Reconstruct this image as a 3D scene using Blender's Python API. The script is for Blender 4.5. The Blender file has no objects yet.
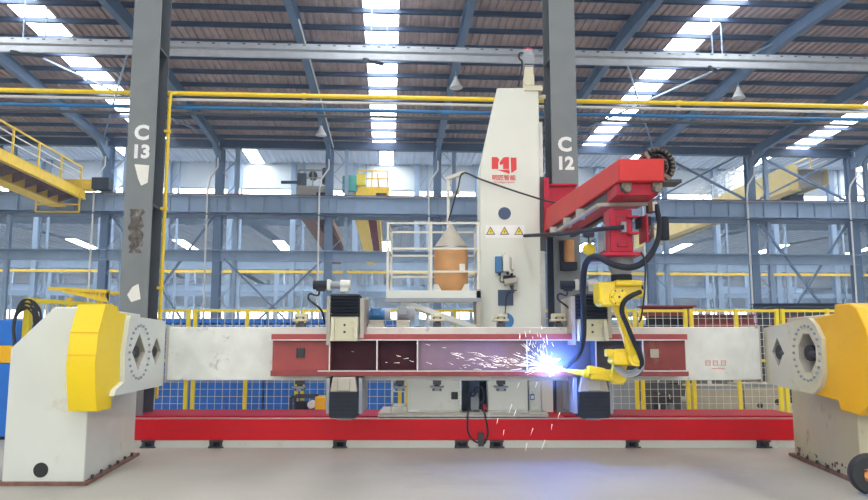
import bpy, bmesh, math, random
from mathutils import Vector, Matrix
random.seed(7)
R = math.radians
SC = bpy.context.scene
COL = SC.collection

# ------------------------------------------------------------------ camera model
H, F, PITCH = 1.4, 750.0, R(7.1)
cp, sp = math.cos(PITCH), math.sin(PITCH)

def P(x, y, Y):
    """point of the photograph's pixel (x, y) at distance Y in front of the camera"""
    a = (x - 434) / F
    b = (250 - y) / F
    t = Y / (cp - b * sp)
    return Vector((a * t, Y, H + (sp + b * cp) * t))

YAW = R(3.4)
BF = Matrix.Rotation(YAW, 4, 'Z')          # hall frame: u along the rows, v across the bays

def B(u, v, z):
    return BF @ Vector((u, v, z))

# ------------------------------------------------------------------ materials
MATS = {}

def pmat(name, rgb, rough=0.55, metal=0.0, var=0.06, scale=4.0, dirt=None, dirt_amt=0.0, dirt_scale=6.0,
         bump=0.0, bump_scale=60.0, spec=0.5, coat=0.0):
    m = bpy.data.materials.new(name)
    m.use_nodes = True
    nt = m.node_tree
    bs = nt.nodes['Principled BSDF']
    bs.inputs['Roughness'].default_value = rough
    bs.inputs['Metallic'].default_value = metal
    bs.inputs['Specular IOR Level'].default_value = spec
    bs.inputs['Coat Weight'].default_value = coat
    tc = nt.nodes.new('ShaderNodeTexCoord')
    n = nt.nodes.new('ShaderNodeTexNoise')
    n.inputs['Scale'].default_value = scale
    n.inputs['Detail'].default_value = 4
    nt.links.new(tc.outputs['Object'], n.inputs['Vector'])
    r = nt.nodes.new('ShaderNodeValToRGB')
    lo = [max(0, c * (1 - var)) for c in rgb]
    hi = [min(1, c * (1 + var)) for c in rgb]
    r.color_ramp.elements[0].position = 0.3
    r.color_ramp.elements[1].position = 0.7
    r.color_ramp.elements[0].color = (*lo, 1)
    r.color_ramp.elements[1].color = (*hi, 1)
    nt.links.new(n.outputs['Fac'], r.inputs['Fac'])
    out = r.outputs['Color']
    if dirt:
        n2 = nt.nodes.new('ShaderNodeTexNoise')
        n2.inputs['Scale'].default_value = dirt_scale
        n2.inputs['Detail'].default_value = 8
        n2.inputs['Roughness'].default_value = 0.7
        nt.links.new(tc.outputs['Object'], n2.inputs['Vector'])
        r2 = nt.nodes.new('ShaderNodeValToRGB')
        r2.color_ramp.elements[0].position = 0.62 - dirt_amt * 0.25
        r2.color_ramp.elements[1].position = 0.74 - dirt_amt * 0.1
        r2.color_ramp.elements[0].color = (0, 0, 0, 1)
        r2.color_ramp.elements[1].color = (1, 1, 1, 1)
        nt.links.new(n2.outputs['Fac'], r2.inputs['Fac'])
        mx = nt.nodes.new('ShaderNodeMix')
        mx.data_type = 'RGBA'
        nt.links.new(r2.outputs['Color'], mx.inputs[0])
        nt.links.new(out, mx.inputs[6])
        mx.inputs[7].default_value = (*dirt, 1)
        out = mx.outputs[2]
    nt.links.new(out, bs.inputs['Base Color'])
    if bump:
        n3 = nt.nodes.new('ShaderNodeTexNoise')
        n3.inputs['Scale'].default_value = bump_scale
        nt.links.new(tc.outputs['Object'], n3.inputs['Vector'])
        bp = nt.nodes.new('ShaderNodeBump')
        bp.inputs['Strength'].default_value = bump
        bp.inputs['Distance'].default_value = 0.01
        nt.links.new(n3.outputs['Fac'], bp.inputs['Height'])
        nt.links.new(bp.outputs['Normal'], bs.inputs['Normal'])
    MATS[name] = m
    return m

def emat(name, rgb, strength, noise=None):
    m = bpy.data.materials.new(name)
    m.use_nodes = True
    nt = m.node_tree
    nt.nodes.clear()
    o = nt.nodes.new('ShaderNodeOutputMaterial')
    e = nt.nodes.new('ShaderNodeEmission')
    e.inputs['Color'].default_value = (*rgb, 1)
    e.inputs['Strength'].default_value = strength
    nt.links.new(e.outputs[0], o.inputs[0])
    MATS[name] = m
    return m

pmat('white_paint', (0.69, 0.73, 0.68), 0.4, var=0.04, scale=2.5, dirt=(0.55, 0.53, 0.45), dirt_amt=0.1, dirt_scale=2.0)
pmat('cream_paint', (0.62, 0.60, 0.44), 0.42, var=0.05, scale=2.5, dirt=(0.33, 0.27, 0.2), dirt_amt=0.12, dirt_scale=3.2)
pmat('tower_white', (0.72, 0.75, 0.68), 0.4, var=0.05, scale=1.6)
pmat('beam_white', (0.70, 0.73, 0.69), 0.45, var=0.10, scale=4, dirt=(0.30, 0.26, 0.22), dirt_amt=0.1, dirt_scale=7)
pmat('yellow_paint', (0.93, 0.68, 0.0), 0.38, var=0.04, scale=2)
pmat('amber_paint', (0.92, 0.50, 0.0), 0.4, var=0.05, scale=2, dirt=(0.55, 0.27, 0.05), dirt_amt=0.0, dirt_scale=6)
pmat('fence_yellow', (0.88, 0.72, 0.03), 0.45, var=0.05)
pmat('crane_yellow', (0.95, 0.64, 0.02), 0.5, var=0.08)
pmat('robot_yellow', (0.95, 0.70, 0.02), 0.32, var=0.05, scale=8, dirt=(0.25, 0.2, 0.1), dirt_amt=0.0, dirt_scale=14)
pmat('pipe_yellow', (0.92, 0.66, 0.02), 0.4, var=0.04)
pmat('rail_red', (0.72, 0.004, 0.008), 0.42, var=0.05, scale=2, spec=0.2)
pmat('boom_red', (0.62, 0.035, 0.03), 0.45, var=0.06, scale=4, spec=0.25)
pmat('bracket_crimson', (0.48, 0.008, 0.035), 0.42, var=0.1, scale=6, spec=0.25)
pmat('primer_shaded', (0.085, 0.014, 0.022), 0.6, var=0.25, scale=4, spec=0.2)  # red primer darkened in its colour for the shade of the deep recess
pmat('primer_arc_lit', (0.31, 0.20, 0.28), 0.45, var=0.15, scale=3)  # red primer with the lavender arc light put into its colour
pmat('mill_steel', (0.10, 0.10, 0.115), 0.55, var=0.2, scale=4, spec=0.3)
pmat('track_crimson', (0.36, 0.004, 0.025), 0.5, var=0.08, scale=2, spec=0.2)
pmat('crane_hazed', (0.72, 0.56, 0.20), 0.55, var=0.12, scale=1)  # crane yellow with the distance haze mixed into its colour
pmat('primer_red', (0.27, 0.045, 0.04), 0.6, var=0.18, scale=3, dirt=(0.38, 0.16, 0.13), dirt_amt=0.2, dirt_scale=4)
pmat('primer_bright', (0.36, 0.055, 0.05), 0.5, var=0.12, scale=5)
pmat('flange_edge', (0.62, 0.60, 0.60), 0.4, metal=0.4, var=0.1, scale=8)
pmat('logo_red', (0.72, 0.03, 0.03), 0.45, var=0.03)
pmat('ink_red', (0.65, 0.25, 0.22), 0.5, var=0.1)
pmat('ink_black', (0.02, 0.02, 0.02), 0.5, var=0.1)
pmat('letter_white', (0.85, 0.86, 0.86), 0.5, var=0.05)
pmat('column_grey', (0.185, 0.205, 0.215), 0.5, var=0.08, scale=3, dirt=(0.2, 0.2, 0.2), dirt_amt=0.0, dirt_scale=5)
pmat('column_dark', (0.07, 0.08, 0.09), 0.6, var=0.1)
pmat('scar', (0.10, 0.085, 0.075), 0.8, var=0.5, scale=12, dirt=(0.3, 0.3, 0.29), dirt_amt=0.5, dirt_scale=9)
pmat('paper', (0.82, 0.82, 0.76), 0.7, var=0.04)
pmat('steel_blue', (0.12, 0.19, 0.32), 0.55, var=0.08, scale=2)
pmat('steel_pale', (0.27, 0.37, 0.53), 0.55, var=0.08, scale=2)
pmat('steel_navy', (0.045, 0.075, 0.15), 0.55, var=0.1, scale=2)
pmat('conduit_white', (0.72, 0.73, 0.72), 0.5, var=0.05)
pmat('roof_sheet', (0.46, 0.345, 0.325), 0.65, var=0.2, scale=1.4)
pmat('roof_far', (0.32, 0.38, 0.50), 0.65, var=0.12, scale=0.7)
pmat('wall_panel', (0.62, 0.68, 0.74), 0.6, var=0.05, scale=1)
pmat('concrete', (0.405, 0.39, 0.345), 0.5, var=0.10, scale=0.7, dirt=(0.33, 0.31, 0.28), dirt_amt=0.3, dirt_scale=0.5)
pmat('black_rubber', (0.018, 0.018, 0.02), 0.5, var=0.2, scale=20)
pmat('bellows', (0.024, 0.027, 0.036), 0.6, var=0.1, scale=10, spec=0.2)
pmat('dark_steel', (0.06, 0.06, 0.065), 0.45, metal=0.5, var=0.2, scale=10)
pmat('rust', (0.20, 0.10, 0.07), 0.8, var=0.35, scale=10)
pmat('steel_bare', (0.42, 0.42, 0.41), 0.35, metal=0.8, var=0.1, scale=10)
pmat('motor_blue', (0.02, 0.17, 0.42), 0.4, var=0.08)
pmat('motor_grey', (0.30, 0.33, 0.37), 0.45, var=0.08)
pmat('blue_bin', (0.015, 0.17, 0.66), 0.45, var=0.1, scale=3)
pmat('orange_paint', (0.85, 0.30, 0.02), 0.45, var=0.05)
pmat('drum_kraft', (0.60, 0.31, 0.12), 0.65, var=0.1, scale=5)
pmat('hood_grey', (0.46, 0.43, 0.36), 0.5, var=0.08, scale=6)
pmat('sign_yellow', (0.88, 0.72, 0.05), 0.5, var=0.03)
pmat('tray_metal', (0.50, 0.54, 0.60), 0.45, var=0.08)
pmat('cable_chain', (0.20, 0.165, 0.13), 0.55, var=0.2, scale=20)
pmat('lamp_white', (0.75, 0.77, 0.78), 0.4, var=0.03)
pmat('wire', (0.72, 0.71, 0.62), 0.4, var=0.05)
pmat('purple_wrap', (0.35, 0.25, 0.5), 0.5, var=0.1)
pmat('green_paint', (0.10, 0.42, 0.38), 0.5, var=0.06)
emat('daylight', (0.93, 0.97, 1.0), 13.0)
emat('daylight_far', (0.85, 0.92, 1.0), 26.0)
emat('window_light', (0.9, 0.96, 1.0), 8.0)
emat('arc', (0.8, 0.9, 1.0), 30.0)
emat('spark', (1.0, 0.93, 0.88), 3.0)

# ------------------------------------------------------------------ mesh builder
class MB:
    def __init__(s, T=None):
        s.v, s.f, s.T = [], [], T

    def add(s, vs, fs):
        n = len(s.v)
        s.v += [(s.T @ Vector(p)) if s.T else Vector(p) for p in vs]
        s.f += [tuple(i + n for i in f) for f in fs]
        return s

    def hexa(s, p):
        return s.add(p, [(0, 3, 2, 1), (4, 5, 6, 7), (0, 1, 5, 4), (1, 2, 6, 5), (2, 3, 7, 6), (3, 0, 4, 7)])

    def box(s, x0, y0, z0, x1, y1, z1):
        x0, x1 = min(x0, x1), max(x0, x1)
        y0, y1 = min(y0, y1), max(y0, y1)
        z0, z1 = min(z0, z1), max(z0, z1)
        return s.hexa([(x0, y0, z0), (x1, y0, z0), (x1, y1, z0), (x0, y1, z0),
                       (x0, y0, z1), (x1, y0, z1), (x1, y1, z1), (x0, y1, z1)])

    def pbox(s, px0, py0, px1, py1, Y0, Y1):
        """box whose front face at distance Y0 covers the given rectangle of the photograph"""
        a, b = P(px0, (py0 + py1) / 2, Y0), P(px1, (py0 + py1) / 2, Y0)
        return s.box(a.x, Y0, P(px0, py1, Y0).z, b.x, Y1, P(px0, py0, Y0).z)

    def bar(s, p0, p1, w, h=None, up=(0, 0, 1)):
        h = h or w
        p0, p1 = Vector(p0), Vector(p1)
        d = (p1 - p0).normalized()
        up = Vector(up)
        if abs(d.dot(up)) > 0.98:
            up = Vector((0, 1, 0))
        a = d.cross(up).normalized() * w / 2
        b = a.cross(d).normalized() * h / 2
        return s.hexa([p0 - a - b, p0 + a - b, p0 + a + b, p0 - a + b, p1 - a - b, p1 + a - b, p1 + a + b, p1 - a + b])

    def cyl(s, p0, p1, r0, r1=None, n=16, cap=True):
        r1 = r0 if r1 is None else r1
        p0, p1 = Vector(p0), Vector(p1)
        d = (p1 - p0).normalized()
        up = Vector((0, 0, 1)) if abs(d.z) < 0.9 else Vector((1, 0, 0))
        a = d.cross(up).normalized()
        b = d.cross(a)
        vs = []
        for p, r in ((p0, r0), (p1, r1)):
            for i in range(n):
                t = 2 * math.pi * i / n
                vs.append(p + a * r * math.cos(t) + b * r * math.sin(t))
        fs = [(i, (i + 1) % n, n + (i + 1) % n, n + i) for i in range(n)]
        if cap:
            fs += [tuple(range(n - 1, -1, -1)), tuple(range(n, 2 * n))]
        return s.add(vs, fs)

    def lathe(s, o, d, prof, n=20):
        """prof: (radius, distance along d)"""
        o, d = Vector(o), Vector(d).normalized()
        up = Vector((0, 0, 1)) if abs(d.z) < 0.9 else Vector((1, 0, 0))
        a = d.cross(up).normalized()
        b = d.cross(a)
        vs, fs = [], []
        for r, h in prof:
            for i in range(n):
                t = 2 * math.pi * i / n
                vs.append(o + d * h + a * r * math.cos(t) + b * r * math.sin(t))
        for k in range(len(prof) - 1):
            for i in range(n):
                j = (i + 1) % n
                fs.append((k * n + i, k * n + j, (k + 1) * n + j, (k + 1) * n + i))
        fs += [tuple(range(n - 1, -1, -1)), tuple(range((len(prof) - 1) * n, len(prof) * n))]
        return s.add(vs, fs)

    def tube(s, pts, r, n=8, smooth=True, radii=None):
        pts = [Vector(p) for p in pts]
        if smooth and len(pts) > 2:
            q = []
            e = [pts[0] * 2 - pts[1]] + pts + [pts[-1] * 2 - pts[-2]]
            for i in range(1, len(e) - 2):
                for k in range(6):
                    t = k / 6
                    a, b, c, d = e[i - 1], e[i], e[i + 1], e[i + 2]
                    q.append(0.5 * ((2 * b) + (c - a) * t + (2 * a - 5 * b + 4 * c - d) * t * t + (3 * b - a - 3 * c + d) * t ** 3))
            q.append(pts[-1])
            if radii:
                rr = []
                for i in range(len(radii) - 1):
                    rr += [radii[i] + (radii[i + 1] - radii[i]) * k / 6 for k in range(6)]
                radii = rr + [radii[-1]]
            pts = q
        vs, fs = [], []
        d = (pts[1] - pts[0]).normalized()
        a = d.cross(Vector((0.123, 0.31, 0.94))).normalized()
        for i, p in enumerate(pts):
            d = (pts[min(i + 1, len(pts) - 1)] - pts[max(i - 1, 0)]).normalized()
            a = (a - d * a.dot(d)).normalized()
            b = d.cross(a)
            rad = radii[i] if radii else r
            for k in range(n):
                t = 2 * math.pi * k / n
                vs.append(p + (a * math.cos(t) + b * math.sin(t)) * rad)
        for i in range(len(pts) - 1):
            for k in range(n):
                j = (k + 1) % n
                fs.append((i * n + k, i * n + j, (i + 1) * n + j, (i + 1) * n + k))
        fs += [tuple(range(n - 1, -1, -1)), tuple(range((len(pts) - 1) * n, len(pts) * n))]
        return s.add(vs, fs)

    def prism(s, poly, ax, a0, a1):
        """poly of (p, q) extruded along axis ax: 'x' -> (y,z), 'y' -> (x,z), 'z' -> (x,y)"""
        def mk(p, q, a):
            return {'x': (a, p, q), 'y': (p, a, q), 'z': (p, q, a)}[ax]
        n = len(poly)
        vs = [mk(p, q, a0) for p, q in poly] + [mk(p, q, a1) for p, q in poly]
        fs = [tuple(range(n)), tuple(range(2 * n - 1, n - 1, -1))]
        fs += [(i, n + i, n + (i + 1) % n, (i + 1) % n) for i in range(n)]
        return s.add(vs, fs)

    def ibeam(s, p0, p1, h, w, tf, tw, up=(0, 0, 1)):
        p0, p1 = Vector(p0), Vector(p1)
        d = (p1 - p0).normalized()
        up = Vector(up)
        side = d.cross(up).normalized()
        u = side.cross(d).normalized()
        for o, ww, hh in ((u * (h / 2 - tf / 2), w, tf), (u * (-h / 2 + tf / 2), w, tf), (u * 0, tw, h - 2 * tf)):
            a, b = side * ww / 2, u * hh / 2
            q0, q1 = p0 + o, p1 + o
            s.hexa([q0 - a - b, q0 + a - b, q0 + a + b, q0 - a + b, q1 - a - b, q1 + a - b, q1 + a + b, q1 - a + b])
        return s

    def sphere(s, c, r, n=16, sx=1, sy=1, sz=1):
        vs, fs = [], []
        m = n // 2
        for i in range(1, m):
            t = math.pi * i / m
            for k in range(n):
                ph = 2 * math.pi * k / n
                vs.append(Vector(c) + Vector((r * sx * math.sin(t) * math.cos(ph), r * sy * math.sin(t) * math.sin(ph), r * sz * math.cos(t))))
        top, bot = len(vs), len(vs) + 1
        vs += [Vector(c) + Vector((0, 0, r * sz)), Vector(c) - Vector((0, 0, r * sz))]
        for i in range(m - 2):
            for k in range(n):
                j = (k + 1) % n
                fs.append((i * n + k, (i + 1) * n + k, (i + 1) * n + j, i * n + j))
        for k in range(n):
            j = (k + 1) % n
            fs.append((top, k, j))
            fs.append((bot, (m - 2) * n + j, (m - 2) * n + k))
        return s.add(vs, fs)

    def build(s, name, mat, parent=None, bevel=0.0, smooth=True):
        me = bpy.data.meshes.new(name)
        if parent is not None:
            o0 = ORIGIN[parent.name]
        else:
            xs, ys, zs = [p.x for p in s.v], [p.y for p in s.v], [p.z for p in s.v]
            o0 = Vector(((min(xs) + max(xs)) / 2, (min(ys) + max(ys)) / 2, min(zs)))
        me.from_pydata([p - o0 for p in s.v], [], s.f)
        bm = bmesh.new()
        bm.from_mesh(me)
        bmesh.ops.recalc_face_normals(bm, faces=bm.faces)
        bm.to_mesh(me)
        bm.free()
        if smooth:
            me.polygons.foreach_set('use_smooth', [True] * len(me.polygons))
            me.set_sharp_from_angle(angle=R(32))
        mm = MATS[mat] if isinstance(mat, str) else mat
        me.materials.append(mm)
        o = bpy.data.objects.new(name, me)
        COL.objects.link(o)
        if parent is not None:
            o.parent = parent
        else:
            o.location = o0
        ORIGIN[o.name] = o0
        if bevel:
            b = o.modifiers.new('bevel', 'BEVEL')
            b.width = bevel
            b.segments = 2
            b.limit_method = 'ANGLE'
        return o

ORIGIN = {}

def tag(o, label=None, cat=None, group=None, kind=None):
    if label: o['label'] = label
    if cat: o['category'] = cat
    if group: o['group'] = group
    if kind: o['kind'] = kind
    return o

def thing(name, loc, label, cat, group=None, kind=None):
    o = bpy.data.objects.new(name, None)
    o.empty_display_size = 0.2
    COL.objects.link(o)
    o.location = loc
    ORIGIN[o.name] = Vector(loc)
    return tag(o, label, cat, group, kind)

def copy_tree(o, delta=None, parent=None):
    c = o.copy()
    COL.objects.link(c)
    if parent is not None:
        c.parent = parent
    if delta is not None:
        c.location = o.location + Vector(delta)
        ORIGIN[c.name] = ORIGIN[o.name] + Vector(delta)
    for ch in list(o.children):
        copy_tree(ch, None, c)
    return c

ORD = ['first', 'second', 'third', 'fourth', 'fifth', 'sixth', 'seventh', 'eighth', 'ninth', 'tenth', 'eleventh', 'twelfth',
       'thirteenth', 'fourteenth', 'fifteenth', 'sixteenth', 'seventeenth', 'eighteenth', 'nineteenth', 'twentieth']

def text_mb(mb, body, origin, ux, uz, size, depth=0.004, align='CENTER', bold=0.0):
    """flat lettering with a little thickness, origin at the middle of the base line; ux, uz: writing and up directions"""
    cu = bpy.data.curves.new('lettering', 'FONT')
    cu.body = body
    cu.size = size
    cu.extrude = depth / 2
    cu.offset = bold
    cu.align_x = align
    cu.resolution_u = 3
    ob = bpy.data.objects.new('lettering', cu)
    me = bpy.data.meshes.new_from_object(ob)
    ux, uz = Vector(ux).normalized(), Vector(uz).normalized()
    nn = ux.cross(uz)
    vs = [Vector(origin) + ux * v.co.x + uz * v.co.y + nn * v.co.z for v in me.vertices]
    fs = [tuple(p.vertices) for p in me.polygons]
    T, mb.T = mb.T, None
    mb.add(vs, fs)
    mb.T = T
    bpy.data.objects.remove(ob)
    bpy.data.curves.remove(cu)
    bpy.data.meshes.remove(me)
    return mb
# ================================================================== camera, world, colour management
cam_d = bpy.data.cameras.new('camera')
cam = bpy.data.objects.new('camera', cam_d)
COL.objects.link(cam)
cam.location = (0, 0, H)
cam.rotation_euler = (math.pi / 2 + PITCH, 0, 0)
cam_d.sensor_width = 36
cam_d.lens = 36 * F / 868
cam_d.clip_end = 400
SC.camera = cam
SC.view_settings.view_transform = 'Standard'
SC.view_settings.look = 'None'
SC.view_settings.exposure = 0.0
SC.view_settings.gamma = 1.0
SC.view_settings.use_curve_mapping = False
SC.cycles.max_bounces = 6
SC.cycles.diffuse_bounces = 3
SC.cycles.glossy_bounces = 2
SC.cycles.transparent_max_bounces = 8
SC.cycles.volume_bounces = 0
SC.cycles.sample_clamp_indirect = 4.0
SC.cycles.volume_max_steps = 128
SC.cycles.volume_step_rate = 2.0

w = bpy.data.worlds.new('world')
SC.world = w
w.use_nodes = True
wn = w.node_tree
bg = wn.nodes['Background']
bg.inputs['Color'].default_value = (0.75, 0.87, 1.0, 1)
bg.inputs['Strength'].default_value = 0.8
HAZE = 0.0032
if HAZE:
    vs_ = wn.nodes.new('ShaderNodeVolumeScatter')
    vs_.inputs['Color'].default_value = (0.48, 0.68, 1.0, 1)
    vs_.inputs['Density'].default_value = HAZE
    vs_.inputs['Anisotropy'].default_value = 0.0
    wn.links.new(vs_.outputs[0], wn.nodes['World Output'].inputs['Volume'])

# area lamp added unseen behind the camera to fill the machine fronts
def area(name, loc, rot, sx, sy, power, col):
    l = bpy.data.lights.new(name, 'AREA')
    l.shape = 'RECTANGLE'
    l.size, l.size_y, l.energy, l.color = sx, sy, power, col
    o = bpy.data.objects.new(name, l)
    COL.objects.link(o)
    o.location = loc
    o.rotation_euler = rot
    return o
area('front_fill', (0, -17, 6), (R(82), 0, 0), 26, 9, 2600, (1.0, 1.0, 0.97))

# ================================================================== the hall
U0, DU = -3.4, 6.05
def uk(k): return U0 + DU * k
ROWC, ROWB, ROWA, ROWZ, ROWY, FARW = 11.0, 41.5, 73.0, 104.0, 135.0, 152.0
EAVE, TALL = 12.75, 19.0

m = MB(BF); m.box(-100, -22, -0.2, 120, FARW, 0.0)
fl = m.build('floor', 'concrete')
tag(fl, 'pale beige concrete factory floor with faint scuffs', 'floor', kind='structure')

def corrug(mb, ua, ub, va, za, vb, zb, per=0.26, dep=0.085):
    n = max(1, int((ub - ua) / per))
    pr = (ub - ua) / n
    pts = []
    for i in range(n):
        u = ua + i * pr
        pts += [(u, 0), (u + pr * .42, 0), (u + pr * .52, dep), (u + pr * .9, dep)]
    pts.append((ub, 0))
    k = len(pts)
    vs = [(u, va, za + d) for u, d in pts] + [(u, vb, zb + d) for u, d in pts]
    mb.add(vs, [(i, i + 1, k + i + 1, k + i) for i in range(k - 1)])

SKY_U = [-0.375 + 12.1 * k - (.55 if k == -1 else 0) for k in range(-4, 6)]
SKW = 0.64
def roof(name, segs, ua, ub, mat, label, per=0.29, sky=True):
    """segs: (va, za, vb, zb) slopes; gaps for the skylight strips"""
    mb = MB(BF)
    us = [ua]
    for s in SKY_U:
        if ua < s - SKW and s + SKW < ub:
            us += [s - SKW, s + SKW]
    us.append(ub)
    for i in range(0, len(us) - 1, 2):
        for sg in segs:
            corrug(mb, us[i], us[i + 1], *sg, per=per)
    o = mb.build(name, mat, smooth=False)
    return tag(o, label, 'roof', kind='structure')

BAY1 = [(ROWC, EAVE, 26.4, 13.37), (26.4, 13.37, 42.0, EAVE)]
roof('ceiling', BAY1, -42, 46, 'roof_sheet', 'rusty brown corrugated roof sheeting over the nearest bay')
roof('ceiling', [(-22, EAVE, -5, 13.3), (-5, 13.3, ROWC, EAVE)], -30, 30, 'roof_sheet', 'corrugated roof sheeting above the photographer', per=1.0)
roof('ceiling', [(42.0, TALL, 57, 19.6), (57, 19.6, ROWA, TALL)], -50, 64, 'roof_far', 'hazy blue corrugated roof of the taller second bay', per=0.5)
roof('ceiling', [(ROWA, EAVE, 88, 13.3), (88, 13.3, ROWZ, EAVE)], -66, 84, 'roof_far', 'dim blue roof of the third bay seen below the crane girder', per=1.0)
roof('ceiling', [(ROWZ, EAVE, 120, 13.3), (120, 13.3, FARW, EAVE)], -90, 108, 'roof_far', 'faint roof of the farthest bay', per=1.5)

wn_i = 0
def skylights(segs, us, mat, group, where):
    global wn_i
    for j, s in enumerate(us):
        mb = MB(BF)
        for va, za, vb, zb in segs:
            mb.hexa([(s - SKW, va, za), (s + SKW, va, za), (s + SKW, vb, zb), (s - SKW, vb, zb),
                     (s - SKW, va, za + .03), (s + SKW, va, za + .03), (s + SKW, vb, zb + .03), (s - SKW, vb, zb + .03)])
        wn_i += 1
        o = mb.build('window_%d' % wn_i, mat)
        tag(o, 'white glowing skylight strip, %s from the left %s' % (ORD[j], where), 'skylight', group, 'structure')
skylights(BAY1, [u for u in SKY_U if -42 < u < 46], 'daylight', 'near bay skylights', 'in the nearest roof')
skylights([(-22, EAVE, -5, 13.3), (-5, 13.3, ROWC, EAVE)], [u for u in SKY_U if -30 < u < 30], 'daylight', 'front bay skylights', 'in the roof above the photographer')
skylights([(42.0, TALL, 57, 19.6), (57, 19.6, ROWA, TALL)], [u for u in SKY_U if -50 < u < 62], 'daylight_far', 'second bay skylights', 'in the taller second bay')
skylights([(88, 13.3, ROWZ, EAVE)], [u for u in SKY_U if -66 < u < 84], 'daylight_far', 'third bay skylights', 'in the third bay')
skylights([(ROWZ, EAVE, 120, 13.3)], [u for u in SKY_U if -66 < u < 84], 'daylight_far', 'far bay skylights', 'in the farthest bay')

# roof steel of the nearest bay
def roofz(v): return 13.37 - (v - 26.4) * (13.37 - EAVE) / 15.6 if v > 26.4 else 13.37 - (26.4 - v) * (13.37 - EAVE) / 15.4
pv = [24.2 + 1.5 * i for i in range(12)]
for i, v in enumerate(pv):
    mb = MB(BF)
    z = roofz(v) - 0.02
    mb.box(-42, v - .035, z - .18, 46, v + .035, z)
    mb.box(-42, v - .035, z - .18, 46, v + .08, z - .165)
    tag(mb.build('roof_purlin', 'steel_navy'), 'dark blue roof purlin of the nearest bay, %s from the ridge' % ORD[i], 'purlin', 'near bay purlins', 'structure')
for k in range(-6, 9):
    u = uk(k)
    mb = MB(BF)
    for (va, vb) in ((ROWC, 26.4), (26.4, 42.0)):
        a, b = Vector((u, va, roofz(va) - .52)), Vector((u, vb, roofz(vb) - .52))
        mb.ibeam(a, b, .5, .26, .03, .03)
    mb.prism([(39.6, roofz(39.6) - .77), (41.6, roofz(41.6) - .77), (41.6, 11.2)], 'x', u - .1, u + .1)
    tag(mb.build('roof_rafter', 'steel_blue'), 'blue grey steel rafter under the nearest roof, %s from the left' % ORD[k + 6], 'rafter', 'near bay rafters', 'structure')
# roof bracing rods
for j, (k, flip) in enumerate([(-2, 0), (-2, 1), (2, 0), (2, 1)]):
    mb = MB(BF)
    v0, v1 = (27, 40.5)
    a = (uk(k), v0, roofz(v0) - .35); b = (uk(k + 1), v1, roofz(v1) - .35)
    if flip:
        a = (uk(k + 1), v0, roofz(v0) - .45); b = (uk(k), v1, roofz(v1) - .45)
    mb.bar(a, b, .07, .07)
    tag(mb.build('brace_rod', 'steel_pale'), ['thin roof brace crossing the left skylight, falling to the right', 'thin roof brace crossing the left skylight, falling to the left',
        'thin roof brace crossing the right skylight, falling to the right', 'thin roof brace crossing the right skylight, falling to the left'][j], 'brace', 'roof brace rods', 'structure')
# high bay lamps
def lamp(u, v, drop, label):
    t = thing('high_bay_lamp', B(u, v, roofz(v) - .8 - drop), label, 'lamp', 'high bay lamps')
    z = roofz(v) - .77
    mb = MB(BF); mb.lathe((u, v, z - drop), (0, 0, -1), [(.06, -.12), (.09, 0), (.14, .1), (.27, .34), (.28, .36), (.25, .36), (.1, .1)], 16)
    mb.build('reflector', 'lamp_white', t)
    mb = MB(BF); mb.cyl((u, v, z), (u, v, z - drop + .15), .02, n=6)
    mb.build('stem', 'steel_pale', t)
lamps = [(-3, 36, 'white bell lamp hanging at the left above the yellow crane'), (0, 36, 'white bell lamp under the rafter left of the middle skylight'),
         (1, 29.5, 'white bell lamp under the rafter left of the tall white tower'), (3, 30, 'white bell lamp under the right rafter beyond the red boom'),
         ]
for k, v, l in lamps:
    lamp(uk(k), v, .35, l)
# white conduit down along one rafter
mb = MB(BF)
mb.tube([(uk(0) + .2, 25, roofz(25) - .8), (uk(0) + .25, 33, roofz(33) - .8), (uk(0) + .3, 40, roofz(40) - .85)], .035, 6)
tag(mb.build('roof_conduit', 'conduit_white'), 'thin white conduit running along the rafter left of the middle skylight', 'conduit')

# suspended cable tray under the roof
t = thing('cable_tray', B(0, 25.6, 10.9), 'long pale perforated cable tray hung from the roof on rods', 'cable tray')
tz, tv = 11.58, 25.6
mb = MB(BF)
mb.box(-40, tv - .28, tz, 44, tv - .25, tz + .2)
mb.box(-40, tv + .25, tz, 44, tv + .28, tz + .2)
mb.box(-40, tv - .25, tz, 44, tv + .25, tz + .02)
mb.build('tray_side', 'tray_metal', t)
mb = MB(BF); mb.box(-40, tv - .3, tz - .32, 44, tv - .2, tz - .1)
mb.build('lower_channel', 'tray_metal', t)
mb = MB(BF)
for i in range(0, 160):
    u = -40 + i * .52
    mb.box(u, tv - .292, tz + .13, u + .1, tv - .28, tz + .17)
mb.build('slot_row', 'column_dark', t)
for i, u in enumerate([-24.5, -12.6, -.7, 11.6, 23]):
    mb = MB(BF)
    mb.bar((u, tv - .2, tz - .1), (u, tv - .2, roofz(tv)), .04)
    mb.bar((u + .55, tv + .2, tz - .1), (u + .55, tv + .2, roofz(tv)), .04)
    mb.build('hanger_rod', 'steel_pale', t)
    mb = MB(BF); mb.bar((u - .25, tv - .45, tz - .38), (u + .4, tv + .45, tz - .2), .1)
    mb.build('cross_bracket', 'column_dark', t)

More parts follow.
